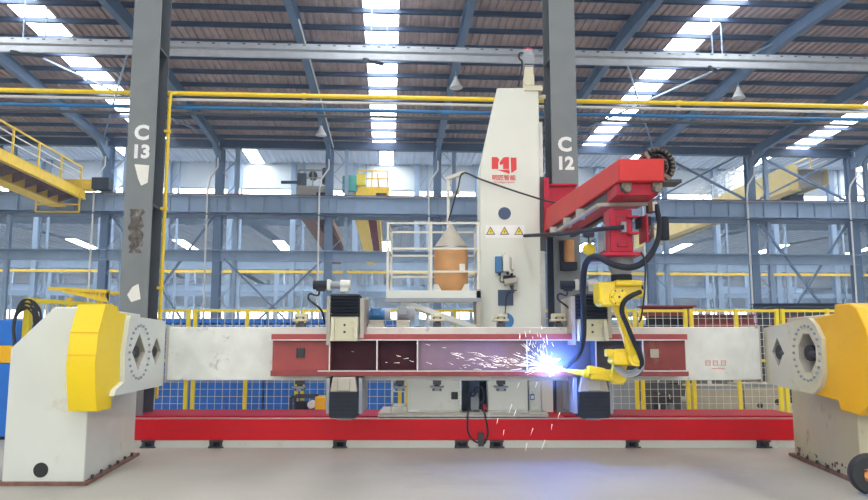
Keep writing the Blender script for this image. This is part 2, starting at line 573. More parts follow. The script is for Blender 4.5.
# pipes on the back of the front column row
def pipe(name, y, v, r, mat, label, ends=(-30, 34)):
    z = P(434, y, v).z
    mb = MB(BF); mb.cyl((ends[0], v, z), (ends[1], v, z), r, n=10)
    for i in range(-4, 6):
        u = uk(i)
        mb.cyl((u + 2.0, v, z), (u + 2.06, v, z), r * 1.35, n=10)
    return tag(mb.build(name, mat), label, 'pipe')
pipe('gas_pipe', 98, 11.55, .035, 'pipe_yellow', 'long yellow gas pipe running across behind the painted columns')
pipe('air_pipe', 104, 11.6, .022, 'conduit_white', 'thin pale pipe just under the yellow gas pipe')
pipe('water_pipe', 111.5, 11.65, .027, 'motor_blue', 'blue pipe between the two thin pipes under the yellow one')
pipe('steel_pipe', 117.5, 11.7, .022, 'column_dark', 'dark lowest pipe of the four crossing behind the columns')

# ------------------------------------------------------------------ front columns C13 and C12
def front_column(u, txt, label, scars):
    t = thing('painted_column', B(u, ROWC, 0), label, 'column')
    w, d = .395, .5
    v0 = ROWC - .06
    mb = MB(BF); mb.box(u - w / 2, v0, 0, u + w / 2, v0 + .03, EAVE)
    mb.build('front_flange', 'column_grey', t)
    mb = MB(BF); mb.box(u - .012, v0 + .03, 0, u + .012, v0 + d - .03, EAVE); mb.box(u - w / 2, v0 + d - .03, 0, u + w / 2, v0 + d, EAVE)
    for i in range(5):
        mb.box(u - w / 2 + .02, v0 + .03, 1.0 + i * 2.4, u + w / 2 - .02, v0 + d - .03, 1.03 + i * 2.4)
    mb.build('web', 'column_dark', t)  # web and rear flange coloured darker for the shade between the flanges
    ux, uz = BF.to_3x3() @ Vector((1, 0, 0)), Vector((0, 0, 1))
    for body, y0, size in txt:
        mb = MB()
        z = P(434, y0, v0).z
        text_mb(mb, body, B(u + .0, v0 - .004, z), ux, uz, size, bold=.012)
        mb.build('painted_letter', 'letter_white', t)
    return t
c13 = front_column((140.5 - 389) / 750 * 11, [('C', 143.5, .30), ('13', 161.5, .27)], 'grey steel column painted C 13 behind the left headstock', True)
c12 = front_column((568.5 - 389) / 750 * 11, [('C', 148.5, .30), ('12', 167, .27)], 'grey steel column painted C 12 behind the red boom', False)
uc = (140.5 - 389) / 750 * 11
v0 = ROWC - .06
def zc(y): return P(137, y, v0).z
mb = MB(BF)
mb.prism([(uc - .08, zc(168)), (uc + .13, zc(169)), (uc + .12, zc(186)), (uc + .03, zc(189)), (uc - .02, zc(182))], 'y', v0 - .006, v0 - .001)
mb.build('paper_notice', 'paper', c13)
mb = MB(BF)
rr = random.Random(3)
pl = []
for i in range(14): pl.append((uc - .1 + rr.uniform(-.03, .03), zc(212 + i * 3.3)))
for i in range(14): pl.append((uc + .08 + rr.uniform(-.035, .035), zc(212 + (13 - i) * 3.3)))
mb.prism(pl, 'y', v0 - .005, v0 - .001)
mb.build('scuffed_patch', 'scar', c13)
mb = MB(BF)
mb.prism([(uc - .02, zc(288)), (uc + .06, zc(285)), (uc + .1, zc(300)), (uc - .03, zc(303)), (uc - .09, zc(296))], 'y', v0 - .005, v0 - .001)
mb.build('torn_label', 'paper', c13)
# yellow gas drop pipe on C13
mb = MB(BF)
z = P(434, 98, 11.55).z
mb.tube([(uc + .31, 11.5, z - .02), (uc + .25, 11.42, z - .06), (uc + .245, 11.4, z - .2), (uc + .245, 11.4, 2.5), (uc + .245, 11.4, .6)], .026, 8, smooth=False)
for zz in (2.2, 3.4, 4.6): mb.box(uc + .19, 11.36, zz, uc + .28, 11.44, zz + .04)
tag(mb.build('gas_drop_pipe', 'pipe_yellow'), 'thin yellow pipe running down beside the C 13 column', 'pipe')

# ------------------------------------------------------------------ second row: columns, crane girder, ties
for k in range(-4, 7):
    u, v = uk(k), ROWB
    t = thing('lattice_column', B(u, v, 0), 'blue grey lattice column carrying the crane girder, %s from the left' % ORD[k + 4], 'column', 'second row columns', 'structure')
    mb = MB(BF); mb.ibeam((u, v, 0), (u, v, EAVE), .5, .42, .03, .03, up=(0, 1, 0))
    mb.build('main_leg', 'steel_blue', t)
    mb = MB(BF); mb.ibeam((u + .95, v, 0), (u + .95, v, EAVE - .3), .3, .2, .03, .03, up=(0, 1, 0))
    mb.build('slim_leg', 'steel_pale', t)
    mb = MB(BF)
    n = 17
    for i in range(n):
        z0 = .3 + i * .7
        a, b = (u + .2, u + .88) if i % 2 else (u + .88, u + .2)
        mb.bar((a, v - .1, z0), (b, v - .1, z0 + .7), .07, .04)
    mb.build('lacing', 'steel_pale', t)
    mb = MB(BF); mb.box(u - .55, v - .5, 0, u + 1.3, v + .5, .12)
    mb.build('base_plate', 'steel_blue', t)
for k in range(-4, 6):
    u, v = uk(k), ROWB - .35
    t = thing('crane_girder', B(u, v, 8.4), 'deep blue grey crane runway girder on the lattice columns, %s span from the left' % ORD[k + 4], 'girder', 'runway girder spans', 'structure')
    mb = MB(BF); mb.ibeam((u, v, 8.98), (u + DU - .02, v, 8.98), .95, .42, .04, .03)
    mb.build('plate_girder', 'steel_pale', t)
    mb = MB(BF)
    for i in range(6): mb.box(u + .5 + i, v - .19, 8.55, u + .52 + i, v - .02, 9.42)
    mb.build('stiffener', 'steel_pale', t)
    mb = MB(BF); mb.box(u, v - .3, 8.34, u + DU - .02, v + 1.0, 8.42)
    mb.build('walkway_plate', 'steel_navy', t)
    mb = MB(BF); mb.box(u, v - .05, 9.455, u + DU - .02, v + .05, 9.56)
    mb.build('crane_rail', 'rust', t)
for k in range(-4, 6):
    u, v = uk(k), ROWB - .1
    mb = MB(BF); mb.ibeam((u, v, 6.15), (u + DU, v, 6.15), .55, .3, .03, .03)
    mb.box(u, v - .3, 6.42, u + DU, v + .3, 6.46)
    tag(mb.build('tie_beam', 'steel_pale'), 'pale horizontal tie beam below the crane girder, %s span from the left' % ORD[k + 4], 'beam', 'tie beam spans', 'structure')
    mb = MB(BF); mb.box(u, v - .2, EAVE - .55, u + DU, v + .2, EAVE - .12)
    tag(mb.build('eave_beam', 'steel_navy'), 'dark eave beam along the far edge of the nearest roof, %s span from the left' % ORD[k + 4], 'beam', 'eave beam spans', 'structure')
# crossed wall braces
for j, (k, za, zb, l) in enumerate([(-2, .6, 8.3, 'crossed angle braces behind the yellow drop pipe at the left'), (4, .8, 8.3, 'crossed angle braces below the girder at the right'),
                                    (3, 9.6, 12.4, 'upper crossed braces above the girder right of the boom'), (-1, .8, 6.0, 'thin crossed braces behind the left clamp motor'),
                                    (4, 9.6, 12.3, 'upper crossed braces above the girder at the right edge')]):
    u, v = uk(k), ROWB
    t = thing('cross_brace', B(u + DU / 2, v, za), l, 'brace', None, 'structure')
    for a, b in ((za, zb), (zb, za)):
        mb = MB(BF); mb.bar((u + .4, v + (.08 if a < b else -.08), a), (u + DU - .3, v + (.08 if a < b else -.08), b), .16, .1)
        mb.build('diagonal', 'steel_blue', t)
# pale drain pipes on second row
for k in range(-4, 7):
    mb = MB(BF)
    u = uk(k) - .5
    mb.tube([(u, 40.9, 0), (u, 40.9, 9.8), (u + .1, 40.9, 10.4), (u + .5, 40.9, 11), (u + .5, 40.9, 12.4)], .05, 8, smooth=False)
    tag(mb.build('drain_pipe', 'conduit_white'), 'pale rainwater pipe down a lattice column, %s from the left' % ORD[k + 4], 'pipe', 'rainwater pipes')

# ------------------------------------------------------------------ rows further back
def far_row(v, ks, top, name, cat, where, group, girder=True):
    for j, k in enumerate(ks):
        u = uk(k)
        mb = MB(BF); mb.ibeam((u, v, 0), (u, v, top), .7, .5, .04, .04, up=(0, 1, 0))
        mb.box(u + .9, v - .1, 0, u + 1.1, v + .1, top)
        for i in range(int(top / 1.2)):
            mb.bar((u + .3, v, i * 1.2), (u + 1.0, v, i * 1.2 + 1.2), .08, .06)
        tag(mb.build(name, 'steel_pale'), 'hazy column of the %s, %s from the left' % (where, ORD[j]), cat, group, 'structure')
    if girder:
        mb = MB(BF); mb.ibeam((uk(ks[0]), v, 8.98), (uk(ks[-1]) + 2, v, 8.98), .95, .5, .05, .04)
        tag(mb.build('runway_girder', 'steel_pale'), 'hazy crane runway girder along the %s' % where, 'girder', None, 'structure')
        mb = MB(BF); mb.box(uk(ks[0]), v, 5.9, uk(ks[-1]) + 2, v + .2, 6.35)
        tag(mb.build('tie_girder', 'steel_pale'), 'hazy lower tie girder along the %s' % where, 'girder', None, 'structure')
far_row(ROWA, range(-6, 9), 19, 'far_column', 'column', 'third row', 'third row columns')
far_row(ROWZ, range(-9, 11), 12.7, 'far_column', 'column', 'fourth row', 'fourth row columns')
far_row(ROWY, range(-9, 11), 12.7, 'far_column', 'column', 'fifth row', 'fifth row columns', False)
mb = MB(BF); mb.box(-60, ROWA - .6, 8.1, 70, ROWA - .45, 8.35)
tag(mb.build('conductor_rail', 'crane_yellow'), 'thin yellow conductor rail along the third row of columns', 'rail')

# upper wall of the taller bay and far wall, with ribbon windows
mb = MB(BF)
mb.box(-50, ROWA + .5, 16.6, 64, ROWA + .6, TALL + .1)
tag(mb.build('wall_upper', 'wall_panel'), 'pale cladding high on the third row above the ribbon window', 'wall', kind='structure')
mb = MB(BF); mb.box(-100, FARW, 0, 120, FARW + .3, 13.5)
tag(mb.build('wall_far', 'wall_panel'), 'pale far end wall of the factory hall', 'wall', kind='structure')
mb = MB(BF); mb.box(-100, -22, 0, -99.8, FARW, 13.5)
tag(mb.build('wall_left', 'wall_panel'), 'far left side wall of the factory hall', 'wall', kind='structure')
mb = MB(BF); mb.box(119.8, -22, 0, 120, FARW, 13.5)
tag(mb.build('wall_right', 'wall_panel'), 'far right side wall of the factory hall', 'wall', kind='structure')
for j in range(-4, 6):
    wn_i += 1
    mb = MB(BF); u = uk(j * 2 - 1)
    mb.box(u + .3, ROWA + .52, 15.55, u + 2 * DU - .3, ROWA + .56, 16.45)
    tag(mb.build('window_%d' % wn_i, 'window_light'), 'bright ribbon window pane under the high pale cladding, %s from the left' % ORD[j + 4], 'window', 'high ribbon windows', 'structure')
    wn_i += 1
    mb = MB(BF); u = uk(j * 3 - 2)
    mb.box(u + .4, FARW - .06, 6.3, u + 3 * DU - .4, FARW - .02, 7.9)
    tag(mb.build('window_%d' % wn_i, 'window_light'), 'bright window band low in the far wall, %s from the left' % ORD[j + 4], 'window', 'far wall windows', 'structure')

# ================================================================== headstocks
def cut_holes(o, polys, ax, a0, a1):
    """cut prisms out of a mesh object"""
    for poly in polys:
        mb = MB(); mb.prism(poly, ax, a0, a1)
        c = mb.build('cutter', 'column_dark', smooth=False)
        md = o.modifiers.new('cut', 'BOOLEAN')
        md.operation = 'DIFFERENCE'; md.object = c; md.solver = 'EXACT'
        bpy.context.view_layer.update()
        dg = bpy.context.evaluated_depsgraph_get()
        me = bpy.data.meshes.new_from_object(o.evaluated_get(dg))
        o.modifiers.clear()
        o.data = me
        bpy.data.objects.remove(c)

def headstock(s, label, white, yellow, xg, xg2, xin, stand_front, gear, cz, y1, y2, hx, plate_poly, whites):
    """s = -1 left, +1 right; everything mirrored by hand through the given numbers"""
    t = thing('headstock', (stand_front[0][0], 8.6, 0), label, 'welding positioner')
    # stand: front profile in x,z, inner side leaning in towards the back
    (xi, xo, ztop, cham, xib) = stand_front[1]
    zt = ztop
    f = [(xi, 0), (xi, zt), (xo - s * cham, zt), (xo, zt - cham), (xo, 0)]
    b = [(xib, 0), (xib, zt), (xo - s * cham, zt), (xo, zt - cham), (xo, 0)]
    mb = MB()
    n = 5
    vs = [(x, 7.7, z) for x, z in f] + [(x, 9.64, z) for x, z in b]
    mb.add(vs, [tuple(range(n)), tuple(range(2 * n - 1, n - 1, -1))] + [(i, n + i, n + (i + 1) % n, (i + 1) % n) for i in range(n)])
    mb.build('stand', white, t, bevel=.012)
    mb = MB()
    e = .05
    bx = [(xi - s * e, 7.7 - e), (xo + s * e, 7.7 - e), (xo + s * e, 9.7), (xib - s * e, 9.7)]
    mb.prism(bx, 'z', 0, .035)
    mb.build('base_flange', 'rust', t)
    for q in range(6):
        f_ = .1 + q * .16
        x, y = xi + (xib - xi) * f_ - s * .0, 7.7 + 1.94 * f_
        mb = MB(); mb.cyl((x - s * .025, y, .035), (x - s * .025, y, .07), .016, n=6)
        mb.build('anchor_bolt', 'dark_steel', t)
    # gear cover
    mb = MB(); mb.prism(gear, 'x', min(xg, xg2), max(xg, xg2))
    gc = mb.build('gear_cover', yellow, t)
    # rotating face plate with two openings
    mb = MB(); mb.prism(plate_poly, 'x', min(xg2, xin), max(xg2, xin))
    pl = mb.build('face_plate', whites, t)
    def diamond(y, hw, hh, c=0.0):
        if c:
            return [(y - hw, cz - hh * .35), (y - hw * .35, cz - hh), (y + hw * .35, cz - hh), (y + hw, cz - hh * .35), (y + hw, cz + hh * .35), (y + hw * .35, cz + hh), (y - hw * .35, cz + hh), (y - hw, cz + hh * .35)]
        return [(y - hw, cz), (y, cz - hh), (y + hw, cz), (y, cz + hh)]
    holes = [diamond(y1, .19, .21, s > 0), diamond(y2, .15, .17)]
    cut_holes(pl, holes, 'x', min(xg2, xin) - .05, max(xg2, xin) + .05)
    cut_holes(gc, holes, 'x', min(xg2 - s * .05, xg2 + s * .16), max(xg2 - s * .05, xg2 + s * .16))
    gc.data.materials.clear(); gc.data.materials.append(MATS[yellow])
    bv = gc.modifiers.new('bevel', 'BEVEL'); bv.width = .014; bv.segments = 2; bv.limit_method = 'ANGLE'
    gl = MB()
    for poly in holes: gl.prism(poly, 'x', xg2 + s * .155, xg2 + s * .158)
    gl.build('hole_bottom', 'hood_grey', t)
    ORIGIN[pl.name] = ORIGIN[t.name]
    pl.data.materials.clear(); pl.data.materials.append(MATS[whites])
    for i in range(24):
        a = 2 * math.pi * i / 24
        y, z = y1 + .28 * math.cos(a), cz + .29 * math.sin(a)
        mb = MB(); mb.cyl((xin, y, z), (xin - s * .018, y, z), .014, n=8)
        mb.build('bolt', 'motor_grey', pl)
    for poly in holes:
        my, mz = sum(p_[0] for p_ in poly) / len(poly), sum(p_[1] for p_ in poly) / len(poly)
        n_ = len(poly); mb = MB()
        ring = lambda k, x: [(x, my + (p_[0] - my) * k, mz + (p_[1] - mz) * k) for p_ in poly]
        xa_, xb_ = xin + s * .004, xg2 + s * .152
        mb.add(ring(.995, xa_) + ring(.995, xb_) + ring(.95, xa_) + ring(.95, xb_),
               [f_ for i in range(n_) for j in [(i + 1) % n_] for f_ in ((i, j, n_ + j, n_ + i), (2 * n_ + i, 3 * n_ + i, 3 * n_ + j, 2 * n_ + j), (i, 2 * n_ + i, 2 * n_ + j, j), (n_ + i, n_ + j, 3 * n_ + j, 3 * n_ + i))])
        mb.build('hole_liner', 'hood_grey', pl)
    for y in (y1, y2):
        mb = MB()
        k_ = 1.7 if s > 0 else 1.3
        mb.cyl((xg2 + s * .15, y + .03, cz), (xg2 - s * .02, y, cz), .05 * k_, n=12)
        mb.cyl((xg2 + s * .05, y + .1, cz), (xg2 - s * .03, y - .16, cz - .012), .034 * k_, .014 * k_, n=10)
        mb.build('locking_pin', 'ink_black', t)
    return t

zl = P(140, 352, 8.29).z
gearL = [(7.55, 1.79), (7.83, 1.79), (7.85, 1.73), (8.2, 1.70), (8.9, 1.55), (9, 1.3), (8.9, .95), (8.05, .88), (7.83, .86), (7.8, .74), (7.48, .74), (7.42, .95), (7.38, 1.2), (7.42, 1.5)]
plateL = [(8.07, 1.695), (9.12, 1.67), (9.12, .90), (7.74, .87), (7.78, .93), (7.98, 1.0), (7.96, 1.3), (8.02, 1.55), (8.03, 1.63)]
hl = headstock(-1, 'white headstock at the left with a lemon yellow gear cover', 'white_paint', 'yellow_paint', -3.58, -3.30, -3.25,
               [(-3.9,), (-3.49, -4.31, 1.77, .42, -3.76)], gearL, zl, 8.34, 8.86, 0, plateL, 'white_paint')
for z, y_ in ((1.50, 7.42), (1.28, 7.391)):
    mb = MB(); mb.box(-3.575, y_ - .004, z, -3.31, 7.5, z + .012)
    mb.build('cover_seam', 'amber_paint', hl)
mb = MB(); a = P(41, 470, 7.7)
mb.cyl((a.x, 7.705, a.z), (a.x, 7.69, a.z), .073, n=24)
mb.build('cable_hole', 'ink_black', hl)

zr = P(799, 353, 8.1).z
xr = 4.2
gearR = [(7.3, 1.79), (7.57, 1.79), (7.59, 1.70), (8.1, 1.66), (8.5, 1.58), (9.0, 1.45), (9.0, .98), (8.1, .86), (7.62, .83), (7.58, .74), (7.25, .72), (7.05, .85), (6.95, 1.2), (7.05, 1.55), (7.18, 1.74)]
plateR = [(7.9, 1.60), (8.02, 1.67), (9.12, 1.585), (9.12, .925), (8.02, .87), (7.86, .96), (7.78, 1.1), (7.78, 1.45)]
hr = headstock(1, 'cream headstock at the right with an amber gear cover and grimy stand', 'cream_paint', 'amber_paint', 4.55, 4.035, 3.99,
               [(4.6,), (4.26, 5.1, 1.72, .4, 4.52)], gearR, zr, 8.1, 8.79, 0, plateR, 'cream_paint')
mb = MB()
rr = random.Random(5)
for i in range(26):
    f_ = rr.uniform(.05, .95); x, y = 4.26 + .26 * f_, 7.7 + 1.94 * f_
    z = rr.uniform(.04, .13)
    mb.sphere((x - .004, y, z), rr.uniform(.008, .022), 8, .3, 1.2, 1)
mb.build('grime_spots', 'rust', hr)

# ================================================================== fixture beam between the headstocks
YB0, YB1 = 9.2, 9.64
zb1, zb0 = P(460, 327, YB0).z, P(460, 380.5, YB0).z
t = thing('fixture_beam', ((P(167, 350, YB0).x + P(757, 350, YB0).x) / 2, 9.4, zb0), 'long white box beam with scuffs spanning between the two headstocks', 'beam')
xl, xrr = P(167.5, 350, YB0).x, P(757, 350, YB0).x
mb = MB(); mb.box(xl, YB0, zb0, xrr, YB1, zb1)
mb.build('box_girder', 'beam_white', t, bevel=.012)
x0 = P(740, 350, YB0).x
mb = MB(); mb.hexa([(x0, YB0, zb0 + .02), (xrr, YB0 - .10, zb0 + .02), (xrr, YB0, zb0 + .02), (x0 + .001, YB0 + .001, zb0 + .02),
                    (x0 + .12, YB0, zb1 - .02), (xrr, YB0 - .10, zb1 - .02), (xrr, YB0, zb1 - .02), (x0 + .121, YB0 + .001, zb1 - .02)])
mb.build('end_wedge', 'beam_white', t)
mb = MB(); mb.box(xl - .015, YB0 - .02, zb0 - .02, xl + .01, YB1, zb1 + .02); mb.box(xrr - .01, YB0 - .1, zb0 - .02, xrr + .008, YB1, zb1 + .02)
mb.build('end_plate', 'hood_grey', t)
# faint red stamped marks and a grimy hand print on the right end
mb = MB()
for i, px in enumerate((705.5, 713, 721)):
    for (a, b, c, d) in ((0, 0, 5, .8), (0, 4.2, 5, 5), (0, 0, .8, 5), (4.2, 0, 5, 5), (1.4, 2, 3.6, 2.7)):
        mb.pbox(px + a, 360.5 + b, px + c, 360.5 + d, YB0 - .003, YB0 - .0005)
mb.pbox(712, 368.2, 724, 369, YB0 - .003, YB0 - .0005)
mb.build('stamped_mark', 'ink_red', t)
# ================================================================== workpiece
YW = 8.86
X0, X1 = P(271, 350, YW).x, P(688, 350, YW).x
def wz(y): return P(434, y, YW).z
zt1, zt0, zu1, zu0 = wz(334), wz(340.5), wz(370.5), wz(374.5)
t = thing('workpiece_girder', ((X0 + X1) / 2, 9.0, zu0), 'red primed steel girder with stiffener plates being welded, held on the white beam', 'girder')
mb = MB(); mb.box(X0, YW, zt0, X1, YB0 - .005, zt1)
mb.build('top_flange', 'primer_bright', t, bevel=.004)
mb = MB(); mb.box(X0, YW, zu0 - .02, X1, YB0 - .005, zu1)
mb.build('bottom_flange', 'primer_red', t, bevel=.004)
mb = MB(); mb.box(X0, YW - .004, zt0, X1, YW, zt0 + .012); mb.box(X0 + .55, YW - .004, zu1 - .012, X1, YW, zu1)
mb.build('ground_edge', 'flange_edge', t)
xs = [X0, P(329.5, 350, YW).x, P(377, 350, YW).x, P(417.5, 350, YW).x, P(527, 350, YW).x, P(596, 350, YW).x, P(643, 350, YW).x, X1]
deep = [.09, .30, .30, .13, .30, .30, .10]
wm = ['primer_bright', 'primer_shaded', 'primer_shaded', 'primer_arc_lit', 'mill_steel', 'mill_steel', 'primer_red']
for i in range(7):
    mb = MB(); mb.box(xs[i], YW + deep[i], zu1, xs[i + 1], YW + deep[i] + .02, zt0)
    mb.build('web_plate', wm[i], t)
for i in range(1, 7):
    mb = MB(); mb.box(xs[i] - .008, YW + .01, zu1, xs[i] + .008, YB0 - .01, zt0)
    mb.build('stiffener_plate', 'mill_steel' if i > 3 else 'primer_red', t)
    mb = MB(); mb.box(xs[i] - .008, YW + .004, zu1, xs[i] + .008, YW + .01, zt0)
    mb.build('stiffener_edge', 'flange_edge', t)
mb = MB(); c = P(299.5, 353, YW)
for dx in (-.03, 0, .03): mb.cyl((c.x + dx, YW + .08, c.z - .055), (c.x + dx, YW + .08, c.z + .055), .02, n=10)
mb.build('clamp_stub', 'dark_steel', t)
mb = MB(); c = P(656, 353.5, YW); mb.box(c.x - .05, YW + .055, c.z - .05, c.x + .05, YW + .085, c.z + .05)
mb.build('backing_plate', 'hood_grey', t)

# ================================================================== small screw clamps along the beam
def small_clamp(px, top, label):
    c = P(px, 326 if top else 380, 9.25)
    zz = zb1 if top else zb0
    s = 1 if top else -1
    t = thing('screw_clamp', (c.x, 9.3, zz if top else zz - .15), label, 'clamp', 'screw clamps on the white beam')
    mb = MB(); mb.box(c.x - .05, 9.22, zz, c.x + .05, 9.34, zz + s * .05); mb.cyl((c.x, 9.28, zz + s * .05), (c.x, 9.28, zz + s * .075), .035, n=10)
    mb.build('clamp_post', 'dark_steel', t)
    mb = MB()
    if top:
        mb.box(c.x - .095, 9.2, zz + .07, c.x + .095, 9.4, zz + .10); mb.box(c.x - .08, 9.24, zz + .1, c.x + .08, 9.38, zz + .165)
        mb.box(c.x - .03, 9.22, zz + .12, c.x + .03, 9.24, zz + .15)
    else:
        mb.box(c.x - .085, 9.2, zz - .09, c.x + .085, 9.36, zz - .07); mb.box(c.x - .06, 9.22, zz - .13, c.x + .06, 9.34, zz - .09)
    mb.build('clamp_head', 'cream_paint' if top else 'motor_grey', t, bevel=.006)
    mb = MB(); mb.cyl((c.x - .04, 9.195, zz + s * .11), (c.x - .04, 9.235, zz + s * .11), .012, n=8)
    mb.build('bolt', 'dark_steel', t)
    mb = MB(); mb.cyl((c.x + .04, 9.195, zz + s * .11), (c.x + .04, 9.235, zz + s * .11), .012, n=8)
    mb.build('bolt', 'dark_steel', t)
for px, l in ((300.5, 'cream screw clamp on the white beam left of the left bellows clamp'), (437, 'cream screw clamp on the white beam under the barrel platform'),
              (501, 'cream screw clamp on the white beam at the foot of the tower'), (559, 'cream screw clamp on the white beam left of the right bellows clamp')):
    small_clamp(px, True, l)
for px, l in ((299.5, 'grey screw clamp under the beam, left of the dark lower apron'), (400, 'grey screw clamp under the beam, just left of the white control cabinet'),
              (437, 'grey screw clamp under the beam above the white control cabinet'), (501, 'grey screw clamp under the beam above the second cabinet')):
    small_clamp(px, False, l)

# ================================================================== bellows clamps (two): upper slide with bellows, lower jaw with apron
def bellows_clamp(px0, px1, label, white_y, lower):
    Y = 8.80
    cx = P((px0 + px1) / 2, 350, Y).x
    hw = (P(px1, 350, Y).x - P(px0, 350, Y).x) / 2
    def z(y): return P(434, y, Y).z
    t = thing('bellows_clamp', (cx, 9.2, z(417)), label, 'clamp', 'bellows clamps on the beam')
    # upper
    mb = MB(); mb.prism([(cx - hw, z(341)), (cx + hw, z(341)), (cx + hw, z(white_y)), (cx - hw, z(white_y))], 'y', Y, Y + .36)
    mb.build('upper_jaw', 'cream_paint', t, bevel=.015)
    mb = MB()
    mb.prism([(Y - .09, z(341)), (Y, z(341)), (Y, z(white_y) - .01), (Y - .02, z(white_y) - .01)], 'x', cx - hw * .98, cx - hw * .72)
    mb.build('jaw_rib', 'cream_paint', t, bevel=.004)
    mb = MB(); mb.prism([(Y - .09, z(341)), (Y, z(341)), (Y, z(white_y) - .01), (Y - .02, z(white_y) - .01)], 'x', cx + hw * .72, cx + hw * .98)
    mb.build('jaw_rib', 'cream_paint', t, bevel=.004)
    mb = MB(); mb.box(cx - hw * .72, Y - .05, z(341), cx + hw * .72, Y, z(337.5))
    mb.build('jaw_lip', 'cream_paint', t, bevel=.004)
    mb = MB()
    mb = MB()
    mb = MB()
    for dx in (0,):
        for yy in (332, 325): mb.cyl((cx + hw * dx, Y - .012, z(yy)), (cx + hw * dx, Y + .01, z(yy)), .014, n=8)
    mb.build('jaw_bolt', 'dark_steel', t)
    mb = MB()
    n = 7
    for i in range(n):
        za = z(white_y) + (z(294) - z(white_y)) * i / n
        zc_ = z(white_y) + (z(294) - z(white_y)) * (i + 1) / n
        m_ = (za + zc_) / 2
        mb.prism([(cx - hw, za), (cx + hw, za), (cx + hw + .012, m_), (cx + hw, zc_), (cx - hw, zc_), (cx - hw - .012, m_)], 'y', Y + .01 + (i % 2) * .004, Y + .34)
        mb.hexa([(cx - hw, Y + .02, za), (cx + hw, Y + .02, za), (cx + hw, Y + .05, za), (cx - hw, Y + .05, za),
                 (cx - hw, Y - .025, m_), (cx + hw, Y - .025, m_), (cx + hw, Y + .05, m_), (cx - hw, Y + .05, m_)])
        mb.hexa([(cx - hw, Y - .025, m_), (cx + hw, Y - .025, m_), (cx + hw, Y + .05, m_), (cx - hw, Y + .05, m_),
                 (cx - hw, Y + .02, zc_), (cx + hw, Y + .02, zc_), (cx + hw, Y + .05, zc_), (cx - hw, Y + .05, zc_)])
    mb.build('upper_bellows', 'bellows', t)
    mb = MB(); mb.box(cx - hw - .055, Y + .03, z(345), cx - hw - .015, Y + .4, z(296)); mb.box(cx + hw + .015, Y + .03, z(338), cx + hw + .06, Y + .4, z(298))
    mb.box(cx - hw - .055, Y + .36, zb1, cx + hw + .06, Y + .8, z(296))
    mb.build('side_guide', 'hood_grey', t)
    # lower
    mb = MB(); mb.prism([(cx - hw, z(392)), (cx + hw, z(392)), (cx + hw * .8, z(377)), (cx - hw * .8, z(377))], 'y', Y, Y + .38)
    mb.box(cx - hw * .45, Y - .02, z(391), cx + hw * .45, Y, z(378))
    mb.build('lower_jaw', 'hood_grey', t, bevel=.01)
    mb = MB(); mb.prism([(cx - hw * 1.02, z(416)), (cx - hw * .9, z(418)), (cx + hw * .9, z(418)), (cx + hw * 1.02, z(415)), (cx + hw * 1.02, z(392)), (cx - hw * 1.02, z(392))], 'y', Y - .02, Y + .36)
    for i in range(5):
        yy = 395 + i * 4.4
        mb.box(cx - hw * 1.0, Y - .028, z(yy + 1.6), cx + hw * 1.0, Y - .015, z(yy))
    mb.build('lower_apron', 'bellows', t)
    mb = MB(); mb.box(cx - hw * 1.3, Y + .05, z(414), cx - hw * 1.06, Y + .4, z(378)); mb.box(cx + hw * 1.06, Y + .05, z(414), cx + hw * 1.3, Y + .4, z(378))
    mb.box(cx - hw * 1.3, YB0 + .06, z(414), cx + hw * 1.3, YB0 + .4, zb0 - .005)
    mb.box(cx - hw * .5, Y + .1, z(421), cx + hw * .5, Y + .3, z(416))
    mb.build('lower_guide', 'motor_grey', t)
    return t
bellows_clamp(330.5, 358, 'bellows clamp at the left of the girder with black bellows over a cream jaw', 316.5, 1)
bellows_clamp(578, 608, 'bellows clamp behind the yellow robot arm with blue lit bellows', 319, 1)

# clamp motors on top
def clamp_motor(px, label, flip=1):
    Y = 9.1
    def q(x, y): return P(px + x * flip, y, Y)
    t = thing('clamp_motor', q(0, 294), label, 'motor', 'motors above the bellows clamps')
    z = q(0, 285).z
    a = [q(dx, 285).x for dx in (-30, -16, -12.5, -11, -3, 7)]
    mb = MB(); mb.cyl((a[0], Y, z), (a[1], Y, z), .055, n=16); mb.box(a[0] + .04, Y - .04, z - .075, a[1] - .03, Y + .04, z - .03)
    mb.build('motor_body', 'bellows', t)
    mb = MB(); mb.box(min(a[1], a[2]), Y - .065, z - .065, max(a[1], a[2]), Y + .065, z + .065)
    mb.build('motor_flange', 'white_paint', t, bevel=.006)
    mb = MB(); mb.cyl((a[2], Y, z), (a[4], Y, z), .045, n=16)
    mb.build('coupling', 'motor_grey', t)
    mb = MB(); mb.cyl((a[4], Y, z), (a[5], Y, z), .062, n=16); mb.box(a[4] + .0, Y - .05, z - .085, a[5] - .02 * flip, Y + .05, z)
    mb.build('gearbox', 'white_paint', t, bevel=.006)
    mb = MB(); mb.tube([(a[0] + .08, Y - .02, z - .07), (a[0] + .06, Y - .05, z - .13), (a[0] - .03, Y - .07, z - .11), (a[0] - .04, Y - .06, z - .18), (a[0] + .1, Y - .03, z - .3), (a[0] + .13, Y + .1, z - .46)], .013, 6)
    mb.build('motor_cable', 'black_rubber', t)
    mb = MB(); mb.box(a[4], Y - .03, q(0, 295).z, a[4] + .06, Y + .06, z - .06)
    mb.build('foot', 'motor_grey', t)
clamp_motor(343.5, 'black and white motor lying on top of the left bellows clamp')
clamp_motor(590.5, 'dark and white motor lying on top of the bellows clamp behind the robot')

